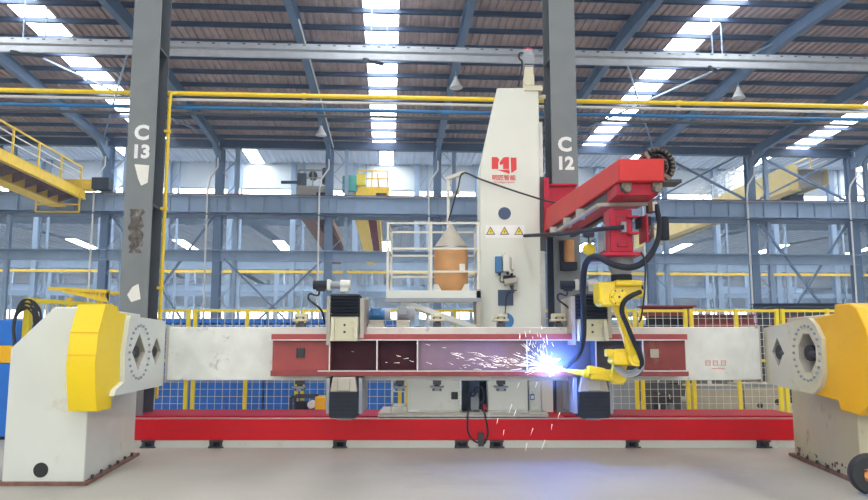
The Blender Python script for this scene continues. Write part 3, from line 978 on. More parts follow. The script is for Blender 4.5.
# pumps on the beam top
def pump(px, label, body, r, L):
    Y = 9.42
    c = P(px, 326, Y)
    t = thing('pump_motor', (c.x, Y, zb1), label, 'motor')
    mb = MB(); mb.box(c.x - L * .5, Y - .12, zb1, c.x + L * .5, Y + .12, zb1 + .045); mb.box(c.x - .08, Y - .1, zb1 + .045, c.x + .08, Y + .1, zb1 + .09)
    mb.build('pedestal', 'hood_grey', t, bevel=.005)
    zz = zb1 + .09 + r
    mb = MB(); mb.cyl((c.x - L / 2, Y, zz), (c.x + L / 2, Y, zz), r, n=18)
    for i in range(10):
        a = math.pi * i / 9
        mb.box(c.x - L * .4, Y + (r + .008) * math.cos(a) - .003, zz + (r + .0) * math.sin(a) - .003, c.x + L * .25, Y + (r + .008) * math.cos(a) + .003, zz + (r + .008) * math.sin(a) + .003)
    mb.build('motor_body', body, t)
    mb = MB(); mb.cyl((c.x + L / 2, Y, zz), (c.x + L / 2 + .07, Y, zz), r * 1.08, r * .95, n=18)
    mb.build('fan_cowl', 'motor_grey', t)
    mb = MB(); mb.box(c.x - .05, Y - .05 - r, zz - .02, c.x + .05, Y - r + .02, zz + .07)
    mb.build('terminal_box', body, t, bevel=.005)
    return t
pump(377, 'blue pump motor on the beam right of the left bellows clamp', 'motor_blue', .07, .2)
pump(403, 'grey pump motor on the beam under the left end of the barrel platform', 'motor_grey', .085, .15)

# ================================================================== red rail bed on the floor
YR0, YR1 = 10.37, 11.6
xa, xb = P(100, 447, YR0).x, P(815, 447, YR0).x
zr1 = P(434, 419, YR0).z
t = thing('track_bed', ((xa + xb) / 2, 11.0, 0), 'long glossy red track bed lying on white plinths in front of the fence', 'track')
mb = MB(); mb.box(xa, YR0, .10, xb, YR1, zr1)
mb.build('bed_beam', 'rail_red', t, bevel=.012)
for a_, b_ in ((xa, P(377, 415, 10.42).x), (P(567, 415, 10.42).x, xb)):
    mb = MB(); mb.box(a_, YR0 + .25, zr1, b_, YR1, zr1 + .022)
    mb.build('raised_bed', 'track_crimson', t, bevel=.008)
mb = MB(); mb.box(xa, YR0 + .012, zr1, xb, YR0 + .05, zr1 + .012)
mb.build('guide_rail', 'steel_bare', t)
ft = [100, 148, 216, 340, 462, 497, 633, 764, 815]
for i in range(len(ft) - 1):
    a, b = P(ft[i] + 6, 445, YR0).x, P(ft[i + 1] - 7, 445, YR0).x
    if b - a < .12: continue
    mb = MB(); mb.box(a, YR0 + .015, 0, b, YR1, .10)
    mb.build('plinth', 'white_paint', t)
for px in ft[1:-1]:
    c = P(px, 445, YR0).x
    mb = MB(); mb.box(c - .1, YR0 - .03, 0, c + .1, YR0 + .2, .02); mb.box(c - .09, YR0 - .02, .08, c + .09, YR0 + .2, .10)
    for dx in (-.06, .06): mb.cyl((c + dx, YR0 + .02, .02), (c + dx, YR0 + .02, .085), .022, n=8)
    mb.build('levelling_foot', 'dark_steel', t)
mb = MB(); mb.box(xa, YR0 - .004, zr1 - .16, xb, YR0, zr1 - .155)
mb.build('weld_seam', 'bracket_crimson', t)

# ================================================================== carriage and tower
zt_ = zr1 + .02
ca, cb = P(378, 415, 10.42).x, P(548, 415, 10.42).x
t = thing('tower_carriage', ((ca + cb) / 2, 11, zr1 + .03), 'flat grey carriage plate riding on the red track under the tower', 'carriage')
mb = MB(); mb.box(ca, 10.4, zt_, cb, 11.45, zt_ + .06)
mb.build('carriage_plate', 'hood_grey', t, bevel=.008)
mb = MB(); mb.box(ca, 10.385, zt_ + .01, cb, 10.4, zt_ + .03)
for i in range(7):
    x = ca + .1 + i * (cb - ca - .2) / 6
    mb.box(x - .015, 10.38, zt_, x + .015, 10.4, zt_ + .06)
mb.build('edge_strip', 'steel_bare', t)
zcar = zt_ + .06

YT = 10.75
def tp(x, y, Y=YT):
    p = P(x, y, Y); return (p.x, p.z)
root = P(511, 415, YT)
t = thing('white_tower', (root.x, 11.05, zcar), 'tall tapered white tower column with a red emblem standing on the track carriage', 'column')
poly = [tp(478.5, 413), tp(541.5, 413), tp(540.5, 240), tp(538.5, 87.5), tp(497, 88), tp(480, 165)]
poly[0] = (poly[0][0], zcar); poly[1] = (poly[1][0], zcar)
mb = MB(); mb.prism(poly, 'y', YT, YT + .62)
mb.build('tower_body', 'tower_white', t, bevel=.015)
mb = MB()
a, b = tp(524, 91), tp(541, 87.5)
mb.box(a[0], YT - .03, a[1], b[0] + .02, YT + .3, b[1] + .02)
mb.build('top_plate', 'cream_paint', t)
mb = MB()
for (x0_, x1_, y0_, y1_) in ((541.5, 545.5, 176, 250),):
    a, b = tp(x0_, y1_), tp(x1_, y0_)
    mb.box(a[0], YT + .05, a[1], b[0], YT + .5, b[1])
mb.build('slide_way', 'column_dark', t)
mb = MB(); a, b = tp(541, 330), tp(544, 120); mb.box(a[0], YT + .1, a[1], b[0] - .01, YT + .14, b[1]); mb.box(a[0], YT + .42, a[1], b[0] - .01, YT + .46, b[1])
mb.build('guide_rail', 'steel_bare', t)
# emblem
def LX(x): return 484 + x / 12.5
def LY(y): return 150 + y / 12.5
def face(mb, pts): mb.prism([tp(LX(x), LY(y), YT - .003) for x, y in pts], 'y', YT - .004, YT - .0005)
mb = MB()
face(mb, [(97, 88), (165, 88), (192, 120), (178, 160), (178, 238), (97, 238)])
face(mb, [(192, 160), (240, 95), (262, 88), (313, 88), (313, 238), (238, 238), (238, 175), (205, 190)])
face(mb, [(332, 95), (405, 95), (408, 245), (340, 288)])
face(mb, [(165, 248), (318, 248), (322, 298)])
mb.build('emblem', 'logo_red', t)
mb = MB()
c = P(LX(248), LY(372), YT - .004)
text_mb(mb, '明匠智能', c, (1, 0, 0), (0, 0, 1), .088, bold=.001)
mb.build('name_lettering', 'logo_red', t)
mb = MB(); c = P(LX(250), LY(412), YT - .004)
text_mb(mb, 'MJ Intelligent System', c, (1, 0, 0), (0, 0, 1), .036)
mb.build('small_lettering', 'logo_red', t)
# dark round opening
c = P(504.5, 213.5, YT)
mb = MB(); mb.cyl((c.x, YT + .01, c.z), (c.x, YT - .006, c.z), .093, n=28)
mb.build('round_opening', 'steel_navy', t)
mb = MB(); mb.lathe((c.x, YT, c.z), (0, -1, 0), [(.093, 0), (.093, .01), (.1, .01), (.1, 0)], 28)
mb.build('opening_rim', 'tower_white', t)
# warning plate
mb = MB(); a, b = tp(485.5, 238), tp(524.5, 225)
mb.box(a[0], YT - .005, a[1], b[0], YT, b[1])
wp = mb.build('warning_plate', 'letter_white', t)
for px in (490.5, 504.5, 518.8):
    mb = MB()
    mb.prism([tp(px - 4.7, 234.8), tp(px + 4.7, 234.8), tp(px, 226.6)], 'y', YT - .008, YT - .005)
    mb.build('triangle_border', 'ink_black', wp)
    mb = MB(); mb.prism([tp(px - 3.5, 234.1), tp(px + 3.5, 234.1), tp(px, 228.1)], 'y', YT - .010, YT - .008)
    mb.build('warning_triangle', 'sign_yellow', wp)
    mb = MB(); mb.prism([tp(px + .9, 229.6), tp(px - .9, 231.9), tp(px + .1, 231.7), tp(px - .4, 233.8), tp(px + 1.0, 231.2), tp(px + .1, 231.3)], 'y', YT - .012, YT - .010)
    mb.build('warning_symbol', 'ink_black', wp)
# motor on top
c0 = P(529, 88, YT + .12)
t = thing('tower_motor', (c0.x, YT + .15, c0.z + .02), 'dark servo motor standing on top of the white tower', 'motor')
def zz_(y): return P(529, y, YT + .12).z
y_ = YT + .15
mb = MB(); mb.box(c0.x - .075, y_ - .1, c0.z + .02, c0.x + .075, y_ + .1, zz_(76)); mb.box(c0.x - .065, y_ - .08, zz_(76), c0.x + .065, y_ + .08, zz_(68))
mb.build('adapter', 'cream_paint', t, bevel=.008)
mb = MB(); mb.box(c0.x - .08, y_ - .08, zz_(65), c0.x + .08, y_ + .08, zz_(55)); mb.cyl((c0.x, y_, zz_(57)), (c0.x, y_, zz_(50)), .085, .08, n=20)
mb.box(c0.x - .08, y_ - .08, zz_(68), c0.x + .08, y_ + .08, zz_(66))
mb.build('motor_body', 'motor_grey', t, bevel=.008)
mb = MB(); mb.cyl((c0.x, y_, zz_(50)), (c0.x, y_, zz_(48)), .07, .06, n=20)
mb.build('red_cap', 'bracket_crimson', t)
mb = MB(); mb.tube([(c0.x - .07, y_ - .02, zz_(53)), (c0.x - .13, y_ - .02, zz_(53)), (c0.x - .14, y_ - .02, zz_(58)), (c0.x - .1, y_ - .03, zz_(62)), (c0.x - .12, y_ - .05, zz_(74)), (c0.x - .16, y_ - .03, zz_(87))], .014, 6)
mb.build('motor_cable', 'black_rubber', t)
# side motor/junction nub on the right of tower top
mb = MB(); a = P(540, 97, YT + .2); mb.cyl((a.x - .02, YT + .2, a.z), (a.x + .08, YT + .2, a.z), .03, n=10)
tag(mb.build('pipe_stub', 'cream_paint'), 'small cream pipe stub at the right shoulder of the white tower', 'pipe')

# equipment on the tower face
c = P(500, 264, YT)
t = thing('valve_unit', (c.x, YT - .06, P(500, 281, YT).z), 'blue and grey valve unit mounted on the front of the white tower', 'valve')
mb = MB(); a, b = tp(495, 273), tp(501.5, 257); mb.box(a[0], YT - .1, a[1], b[0], YT, b[1])
mb.build('blue_block', 'motor_blue', t, bevel=.008)
mb = MB(); a, b = tp(502.5, 272), tp(508.5, 255); mb.box(a[0], YT - .12, a[1], b[0], YT, b[1]); a, b = tp(503, 256), tp(505, 252.5); mb.cyl((a[0] + .02, YT - .06, a[1]), (a[0] + .02, YT - .06, b[1]), .018, n=8)
a, b = tp(511, 270), tp(513.5, 258); mb.box(a[0], YT - .07, a[1], b[0], YT, b[1])
mb.build('regulator', 'paper', t, bevel=.006)
mb = MB(); mb.prism([tp(504, 285.5), tp(515, 283), tp(517, 278), tp(503, 280)], 'y', YT - .16, YT)
mb.build('drip_tray', 'hood_grey', t)
mb = MB(); a, b = tp(503, 279), tp(515, 276); mb.box(a[0], YT - .09, a[1], b[0], YT - .01, b[1])
for q in ((499, 275), (507, 274), (511, 275)): p = P(*q, YT); mb.sphere((p.x, YT - .1, p.z), .022, 10)
mb.tube([(P(500, 276, YT).x, YT - .06, P(500, 276, YT).z), (P(500, 282, YT).x, YT - .1, P(500, 282, YT).z), (P(506, 283, YT).x, YT - .12, P(506, 283, YT).z)], .008, 6)
mb.build('fittings', 'bellows', t)
mb = MB()
p = P(511, 287, YT); mb.lathe((p.x, YT - .1, p.z + .02), (.15, -.1, -1), [(.03, 0), (.035, .02), (.02, .04), (.02, .08), (.03, .1), (.012, .12)], 12)
p2 = P(516, 291, YT); mb.cyl((p.x, YT - .1, p.z - .05), (p2.x, YT - .1, p2.z), .01, n=6)
mb.tube([(P(509, 292, YT).x, YT - .09, P(509, 292, YT).z), (P(506, 298, YT).x, YT - .06, P(506, 298, YT).z), (P(504.5, 320, YT).x, YT - .04, P(504.5, 320, YT).z)], .008, 6)
mb.build('nozzle', 'dark_steel', t)
mb = MB(); a, b = tp(498, 305.5), tp(513, 290); mb.box(a[0], YT - .03, a[1], b[0], YT, b[1])
tag(mb.build('cover_plate', 'steel_navy'), 'dark blue square cover plate on the lower front of the white tower', 'plate')
p = P(507, 321, YT); mb = MB(); mb.cyl((p.x - .02, YT - .03, p.z), (p.x - .02, YT, p.z), .115, n=24)
tag(mb.build('round_cover', 'motor_blue'), 'blue round cover low on the white tower behind the screw clamp', 'plate')

# ================================================================== barrel platform
YP0, YP1 = 10.35, 11.25
def pp(x, y, Y=YP0): return P(x, y, Y)
xl_, xr_ = pp(386, 295).x, pp(483, 295).x - .02
zd1, zd0 = pp(434, 290.5).z, pp(434, 299.5).z
t = thing('barrel_platform', ((xl_ + xr_) / 2, 10.8, zd0), 'white steel platform with railings bracketed to the left of the tower', 'platform')
mb = MB(); mb.box(xl_, YP0, zd0, xr_, YP1, zd1)
mb.build('deck', 'white_paint', t, bevel=.006)
mb = MB(); mb.box(xl_ - .01, YP0 - .012, zd0 - .03, xr_, YP0, zd0 + .02)
mb.build('deck_edge', 'motor_grey', t)
ztop = pp(434, 223).z
mb = MB()
for y in (YP0 + .02, YP1 - .02):
    for x in (xl_ + .02, (xl_ + xr_) / 2 - .04, xr_ - .04):
        mb.bar((x, y, zd1), (x, y, ztop), .032)
    for z in (ztop, ztop - (ztop - zd1) * .38, ztop - (ztop - zd1) * .72):
        mb.bar((xl_ + .02, y, z), (xr_ - .03, y, z), .026)
for x in (xl_ + .02, xr_ - .04):
    for z in (ztop, ztop - (ztop - zd1) * .38, ztop - (ztop - zd1) * .72):
        mb.bar((x, YP0, z), (x, YP1, z), .026)
mb.build('railing', 'wire', t)
mb = MB(); mb.bar((xr_ - .02, YP0 + .1, pp(0, 329).z), (xl_ + .2, YP0 + .1, zd0 - .01), .07, .07)
mb.build('brace', 'white_paint', t)
mb = MB(); mb.bar((xr_ - .02, YP1 - .1, pp(0, 329).z), (xl_ + .2, YP1 - .1, zd0 - .01), .09, .07)
mb.build('brace', 'white_paint', t)
mb = MB(); mb.box(xr_ - .07, YP0, pp(0, 340).z, xr_ - .01, YP1, zd1 + .02)
mb.build('mounting_post', 'hood_grey', t)
# gallows with feed hook
px_, pz_ = pp(448.5, 222, 10.9), pp(449, 176, 10.9)
mb = MB(); x = px_.x
mb.bar((x, 11.1, zd1), (x, 11.1, pz_.z), .045)
e1 = pp(464, 172.5, 10.9)
mb.bar((x - .02, 11.1, pz_.z), (e1.x, 10.9, e1.z), .05)
p1 = pp(459, 180, 10.9); p2 = pp(451, 195, 10.9)
mb.bar((p1.x, 10.95, p1.z + .03), (p1.x, 10.95, p2.z + .04), .03); mb.bar((p1.x, 10.95, p2.z + .04), (x, 11.1, p2.z), .03)
mb.build('gallows', 'wire', t)
# drum with hood
Yd = 10.82
def dz(y): return P(451, y, Yd - .2).z
dc = P(451, 270, Yd).x
t = thing('wire_drum', (dc, Yd, zd1), 'tan fibre drum with a grey conical hood standing on the white platform', 'drum')
r = .245
mb = MB()
mb.lathe((dc, Yd, zd1), (0, 0, 1), [(r * .8, 0), (r * .84, .01), (r * .95, .09), (r * 1.0, .16), (r, .6), (r * .98, .62), (r * .98, dz(247) - zd1)], 28)
mb.build('drum_body', 'drum_kraft', t)
z0_ = dz(247) - zd1
mb = MB(); mb.lathe((dc, Yd, zd1), (0, 0, 1), [(r * 1.0, z0_ - .02), (r * 1.04, z0_ - .01), (r * 1.04, z0_ + .02), (r * .96, z0_ + .03)], 28)
mb.build('rim_band', 'steel_bare', t)
mb = MB(); mb.lathe((dc, Yd, zd1), (0, 0, 1), [(r * .96, z0_ + .02), (r * .9, z0_ + .06), (.03, dz(224) - zd1), (.018, dz(220) - zd1)], 24)
mb.build('conical_hood', 'hood_grey', t)
mb = MB()
lb = P(463, 268, Yd - .23); mb.box(lb.x - .05, Yd - .232, lb.z - .06, lb.x + .03, Yd - .17, lb.z + .06)
mb.build('drum_label', 'paper', t)
for sx in (-1, 1):
    mb = MB()
    mb.hexa([(dc + sx * .26, Yd - .2, zd1), (dc + sx * .13, Yd - .26, zd1), (dc + sx * .13, Yd - .22, zd1), (dc + sx * .26, Yd - .16, zd1),
             (dc + sx * .25, Yd - .2, zd1 + .11), (dc + sx * .19, Yd - .23, zd1 + .11), (dc + sx * .19, Yd - .21, zd1 + .11), (dc + sx * .25, Yd - .17, zd1 + .11)])
    tag(mb.build('corner_chock', 'paper', t), 'white corner chock')
# feed cable from hook to boom
mb = MB()
mb.tube([pp(448.5, 221, 10.85), pp(453, 205, 10.85), pp(458, 188, 10.85), pp(463, 173, 10.85), pp(480, 179, 10.7), pp(510, 189.5, 10.6), pp(540, 199, 10.5), pp(556, 203, 10.4)], .013, 6)
tag(mb.build('wire_feed_conduit', 'black_rubber'), 'thin black wire conduit from the drum hood past the red emblem to the boom', 'cable')
# ================================================================== red boom
YE, YQ = 7.35, 10.7
def q(x, y, Y): return P(x, y, Y)
rt, rb, et, eb = q(544.8, 209.7, YQ), q(543.8, 231.8, YQ), q(619, 158.5, YE), q(619, 181, YE)
wE = q(665, 170, YE).x - et.x
t = thing('red_boom', ((rt.x + et.x) / 2 + .2, 9.0, rb.z), 'red cantilever boom reaching forward from the tower to carry the robot', 'boom')
def off(p, dx): return Vector((p.x + dx, p.y, p.z))
mb = MB()
mb.hexa([eb, off(eb, wE), off(rb, wE), rb, et, off(et, wE), off(rt, wE), rt])
mb.build('box_arm', 'boom_red', t, bevel=.012)
# root bracket
mb = MB(); a, b = q(545, 236, YQ - .03), q(548.5, 178, YQ - .03)
mb.box(a.x, YQ - .06, a.z, b.x, YQ + .5, b.z)
a, b = q(549, 206, YQ + .1), q(575, 187, YQ + .1)
mb.box(a.x, YQ + .06, a.z, b.x, YQ + .1, b.z); mb.box(a.x, YQ - .02, b.z, b.x + .01, YQ + .3, b.z + .025)
mb.build('root_bracket', 'bracket_crimson', t)
# under-boom rails, conduit tray and rollers
def bl(f, dz=0, dx=0):   # point on the lower left edge, f = 0 at the root, 1 at the end
    return Vector((rb.x + (eb.x - rb.x) * f + dx, rb.y + (eb.y - rb.y) * f, rb.z + (eb.z - rb.z) * f + dz))
mb = MB()
mb.bar(bl(0.02, -.05, .07), bl(.97, -.05, .07), .06, .08); mb.bar(bl(0.02, -.05, wE - .07), bl(.97, -.05, wE - .07), .06, .08)
mb.build('linear_rail', 'dark_steel', t)
mb = MB(); mb.bar(bl(0.05, -.04, wE / 2), bl(.9, -.04, wE / 2), .2, .05)
mb.build('rack_strip', 'bracket_crimson', t)
mb = MB(); 
a = bl(.3, -.14, -.04); b = bl(.84, -.14, -.04)
mb.bar(a, b, .05, .035); c = q(656, 198, YE + .45); mb.bar(b, (c.x, b.y - .05, b.z + .0), .05, .035)
mb.build('conduit_tray', 'hood_grey', t)
for f in (.18, .4, .58):
    mb = MB(); p = bl(f, -.1, .0); mb.box(p.x - .05, p.y - .05, p.z - .05, p.x + .04, p.y + .05, p.z + .07)
    mb.build('rail_clip', 'steel_bare', t)
# bearing blocks under the front end
for px in (625.5, 656):
    mb = MB(); p = q(px, 189, YE + .12)
    mb.box(p.x - .05, p.y - .06, p.z - .0, p.x + .05, p.y + .1, eb.z)
    mb.cyl((p.x, p.y - .09, p.z - .01), (p.x, p.y + .1, p.z - .01), .04, n=14)
    mb.build('bearing_block', 'cable_chain', t, bevel=.006)
mb = MB(); p = q(612, 192, YE + .3); mb.box(p.x, YE + .1, eb.z - .12, p.x + .42, YE + .9, eb.z - .01)
mb.build('slide_carriage', 'bracket_crimson', t)

# drag chain loop at the boom end
t = thing('drag_chain', q(656, 172, 7.75), 'dark brown cable drag chain looped over the end of the red boom', 'cable chain')
Yc = 7.85
cen = q(654, 168.5, Yc)
for i in range(13):
    a = math.pi * (0.72 - i / 12 * .97)
    r = .155
    cx, cz_ = cen.x + r * math.cos(a) * .95, cen.z + r * math.sin(a)
    d = Vector((-math.sin(a), 0, math.cos(a))); nrm = Vector((math.cos(a), 0, math.sin(a)))
    mb = MB()
    c = Vector((cx, Yc, cz_))
    for yy in (-.13, .11):
        mb.bar(c + Vector((0, yy, 0)) - d * .034, c + Vector((0, yy, 0)) + d * .034, .02, .075, up=nrm)
    mb.bar(c + Vector((0, -.13, 0)) + nrm * .03, c + Vector((0, .12, 0)) + nrm * .03, .018, .03, up=nrm)
    mb.build('chain_link', 'cable_chain', t)
mb = MB(); a = q(664, 183, Yc); mb.box(a.x - .04, Yc - .12, a.z - .02, a.x + .15, Yc + .12, a.z + .015)
mb.build('chain_anchor', 'dark_steel', t)

# ================================================================== robot bracket
YK = 7.72
t = thing('robot_bracket', q(622, 254, 7.95), 'crimson box bracket hanging below the boom end, the robot bolted under it', 'bracket')
mb = MB(); a, b = q(610.5, 252, YK), q(632, 209, YK); mb.box(a.x, YK, a.z, b.x, YK + .28, b.z)
mb.build('bracket_box', 'bracket_crimson', t, bevel=.01)
mb = MB(); a, b = q(603, 255.5, YK - .05), q(641, 252.5, YK - .05); mb.box(a.x, YK - .1, a.z, b.x, YK + .55, b.z)
mb.build('bottom_flange', 'bracket_crimson', t)
mb = MB()
a, b = q(626, 218, YK), q(637, 241, YK)
mb.box(a.x, YK - .1, q(0, 218.5, YK).z, b.x, YK, q(0, 217, YK).z); mb.box(a.x, YK - .1, q(0, 235, YK).z, b.x, YK, q(0, 233, YK).z)
mb.box(q(636, 0, YK).x, YK - .1, q(0, 242, YK).z, q(637.5, 0, YK).x, YK + .2, q(0, 216, YK).z)
mb.build('gusset_plate', 'bracket_crimson', t)
mb = MB(); a, b = q(617, 247, YK), q(629, 241, YK); mb.box(a.x, YK - .012, a.z, b.x, YK, b.z)
mb.build('bolted_pad', 'bracket_crimson', t, bevel=.004)
mb = MB(); a, b = q(616, 226, YK), q(624, 215, YK); mb.box(a.x, YK - .012, a.z, b.x, YK, b.z)
mb.build('bolted_pad', 'bracket_crimson', t, bevel=.004)
mb = MB()
for px, py in ((618.5, 245.5), (627.5, 245.5), (618, 216.5), (621.5, 216.5), (618, 242.5), (627.5, 242.5)):
    p = q(px, py, YK - .012); mb.cyl((p.x, YK - .022, p.z), (p.x, YK - .01, p.z), .009, n=8)
mb.build('pad_bolts', 'dark_steel', t)
mb = MB(); a, b = q(602, 252, YK + .3), q(609, 226, YK + .3); mb.box(a.x, YK + .2, a.z, b.x, YK + .5, b.z)
mb.build('side_box', 'motor_grey', t, bevel=.006)
mb = MB(); a, b = q(621.5, 232, YK - .05), q(626, 222, YK - .05); mb.box(a.x, YK - .06, a.z, b.x, YK, b.z)
mb.build('conduit_clamp', 'motor_grey', t)
# black conduit sweeping back to the tower
mb = MB()
mb.tube([q(524.5, 235.8, 10.6), q(562, 233.5, 9.0), q(600, 229.3, 7.8), q(624, 227, YK - .09)], .024, 10)
tag(mb.build('power_conduit', 'bellows'), 'thick dark conduit running from the tower front to the robot bracket', 'conduit')
# servo and cables at the right of bracket
t = thing('slide_motor', q(648, 236, 7.9), 'dark servo motor with loose wiring to the right of the crimson bracket', 'motor')
mb = MB(); a, b = q(638.5, 228, 7.85), q(650, 217, 7.85); mb.box(a.x, 7.8, a.z, b.x, 7.98, b.z)
mb.cyl((q(655, 0, 7.9).x, 7.9, q(0, 240, 7.9).z), (q(655, 0, 7.9).x, 7.9, q(0, 217, 7.9).z), .055, n=16)
mb.build('motor_body', 'bellows', t, bevel=.008)
mb = MB(); a, b = q(647.5, 213, 7.85), q(653, 200, 7.85); mb.box(a.x, 7.8, a.z, b.x, 7.9, b.z)
mb.build('limit_switch', 'rust', t)
mb = MB(); a, b = q(652.5, 211, 7.8), q(656.5, 202, 7.8); mb.box(a.x, 7.78, a.z, b.x, 7.8, b.z)
mb.build('white_tag', 'paper', t)
mb = MB()
rr = random.Random(2)
for i in range(7):
    pts = [q(640 + rr.uniform(0, 12), 222 + rr.uniform(0, 4), 7.8)] + [q(640 + rr.uniform(0, 14), 228 + rr.uniform(0, 14), 7.75 + rr.uniform(-.04, .06)) for _ in range(3)] + [q(650, 242, 7.85)]
    mb.tube(pts, .007, 6)
mb.build('wire_tangle', 'rust', t)

# ================================================================== welding robot (hanging)
YF = 7.95
t = thing('welding_robot', q(621, 281, YF), 'yellow welding robot hanging upside down, its arm bent to the girder', 'robot')
cx = q(621, 265, YF).x
mb = MB(); mb.cyl((cx, YF, q(0, 255.5, YF).z), (cx, YF, q(0, 268, YF).z), .135, n=24); mb.lathe((cx, YF, q(0, 268, YF).z), (0, 0, -1), [(.135, 0), (.12, .03), (.105, .06), (.105, .13)], 24)
mb.build('riser', 'motor_grey', t)
mb = MB(); mb.cyl((cx, YF, q(0, 275, YF).z), (cx, YF, q(0, 281.5, YF).z), .11, n=24)
mb.build('swivel_joint', 'bellows', t)
# shoulder casting
mb = MB()
a, b = q(612, 287, YF), q(639, 281, YF); mb.box(a.x, YF - .15, a.z, b.x, YF + .17, b.z)
mb.build('turntable', 'robot_yellow', t, bevel=.02)
mb = MB(); a, b = q(596.5, 306.5, YF), q(613, 283, YF); mb.prism([(a.x, b.z), (b.x, b.z + .01), (b.x, a.z), (a.x + .04, a.z), (a.x, a.z + .04)], 'y', YF - .13, YF + .16)
mb.build('counterweight_box', 'robot_yellow', t, bevel=.02)
sh = q(615, 298, YF)
mb = MB(); mb.box(sh.x - .05, YF - .08, sh.z, q(632, 0, YF).x, YF + .16, q(0, 285, YF).z)
mb.build('shoulder_casting', 'robot_yellow', t, bevel=.03)
mb = MB(); mb.cyl((sh.x, YF - .17, sh.z), (sh.x, YF + .05, sh.z), .092, n=28); mb.cyl((sh.x, YF - .185, sh.z), (sh.x, YF - .17, sh.z), .06, n=20)
sd = mb.build('shoulder_joint', 'robot_yellow', t, bevel=.012)
mb = MB()
for i in range(6):
    a = i * math.pi / 3
    mb.cyl((sh.x + .075 * math.cos(a), YF - .178, sh.z + .075 * math.sin(a)), (sh.x + .075 * math.cos(a), YF - .168, sh.z + .075 * math.sin(a)), .009, n=8)
mb.cyl((sh.x, YF - .192, sh.z), (sh.x, YF - .184, sh.z), .012, n=8)
mb.build('joint_screws', 'dark_steel', sd)
# lower arm: tapered, slightly forward to elbow
YEL = 8.15
el = q(632.5, 358, YEL)
def arm(mb, p0, p1, w0, w1, d0, d1):
    p0, p1 = Vector(p0), Vector(p1)
    d = (p1 - p0).normalized()
    s_ = Vector((0, 1, 0)); n_ = d.cross(s_).normalized()
    vs = []
    K = [(0, .75), (.06, 1.0), (.3, .86), (.7, .9), (.94, 1.0), (1, .75)]
    for f, k in K:
        c = p0 + (p1 - p0) * f
        w_, d_ = (w0 + (w1 - w0) * f) * k / 2, (d0 + (d1 - d0) * f) * k / 2
        for i in range(12):
            a = 2 * math.pi * i / 12
            ca_, sa_ = math.cos(a), math.sin(a)
            e_ = .6
            vs.append(c + n_ * w_ * math.copysign(abs(ca_) ** e_, ca_) + s_ * d_ * math.copysign(abs(sa_) ** e_, sa_))
    fs = []
    for r_ in range(len(K) - 1):
        for i in range(12):
            j = (i + 1) % 12
            fs.append((r_ * 12 + i, r_ * 12 + j, r_ * 12 + 12 + j, r_ * 12 + 12 + i))
    fs += [tuple(range(11, -1, -1)), tuple(range(len(K) * 12 - 12, len(K) * 12))]
    return mb.add(vs, fs)
mb = MB(); arm(mb, (sh.x - .01, YF - .06, sh.z + .04), (el.x, YEL - .1, el.z - .03), .155, .125, .13, .11)
mb.build('lower_arm', 'robot_yellow', t)
mb = MB(); mb.cyl((el.x, YEL - .16, el.z), (el.x, YEL + .12, el.z), .085, n=24); mb.cyl((el.x, YEL - .175, el.z), (el.x, YEL - .16, el.z), .05, n=20)
mb.cyl((el.x + .02, YEL - .18, el.z - .03), (el.x + .02, YEL - .17, el.z - .03), .02, n=10)
ej = mb.build('elbow_joint', 'robot_yellow', t, bevel=.01)
mb = MB(); a, b = q(609, 365, YEL + .05), q(630, 349, YEL + .05)
mb.prism([(a.x, a.z + .03), (a.x + .03, b.z - .03), (a.x + .09, b.z), (b.x, b.z), (b.x, a.z), (a.x + .05, a.z)], 'y', YEL - .08, YEL + .16)
mb.build('forearm_housing', 'robot_yellow', t, bevel=.02)
mb = MB(); p = q(607, 352, YEL + .05); mb.box(p.x - .02, YEL - .03, p.z - .05, p.x + .06, YEL + .1, p.z + .03)
mb.build('forearm_motor', 'robot_yellow', t, bevel=.012)
YWR = 8.5
wr = q(617, 376, YWR)
mb = MB(); arm(mb, q(621, 360, YEL + .1), wr, .2, .17, .18, .16)
mb.build('forearm', 'robot_yellow', t)
mb = MB(); mb.cyl((wr.x, YWR - .11, wr.z), (wr.x, YWR + .1, wr.z), .09, n=20); a, b = q(612, 384, YWR), q(622, 369, YWR); mb.box(a.x, YWR - .1, a.z, b.x, YWR + .09, b.z)
mb.build('wrist_joint', 'robot_yellow', t, bevel=.014)
# wrist unit and torch
tipY = 8.72
w1 = q(590, 374, 8.62)
mb = MB(); arm(mb, wr, w1, .16, .13, .15, .13); a, b = q(588, 374, 8.6), q(604, 366.5, 8.6); mb.prism([(a.x, a.z), (b.x, a.z), (b.x, b.z - .02), (a.x + .03, b.z + .01), (a.x, b.z)], 'y', 8.53, 8.68)
mb.build('wrist_unit', 'robot_yellow', t, bevel=.01)
mb = MB()
tip = q(560, 369.5, 8.80)
mb.lathe(w1, tip - w1, [(.05, 0), (.05, .06), (.035, .08), (.03, .18), (.024, .2), (.018, (tip - w1).length * .85), (.012, (tip - w1).length)], 14)
mb.build('welding_torch', 'robot_yellow', t)
# arm hose pack
mb = MB()
mb.tube([q(640, 292, 7.85), q(631, 296, 7.75), q(624, 302, 7.75), q(622, 312, 7.78), q(627, 325, 7.82), q(634, 342, 7.88), q(640, 355, 7.95), q(642, 366, 8.0), q(637, 374, 8.1), q(626, 375, 8.2), q(618, 369, 8.3)], .026, 10)
mb.build('hose_pack', 'bellows', t)
mb = MB()
for k in range(4):
    o_ = k * 1.6
    mb.tube([q(643 - o_, 352 + o_, 7.98), q(643.5 - o_, 366, 7.98 + k * .03), q(637 - o_ * .5, 374.5 - o_, 8.0 + k * .03), q(627, 377 - o_, 8.05 + k * .03), q(618 + o_ * .4, 371 - o_, 8.15), q(614 + o_, 366, 8.2)], .012, 8)
mb.build('coiled_hose', 'motor_grey', t)
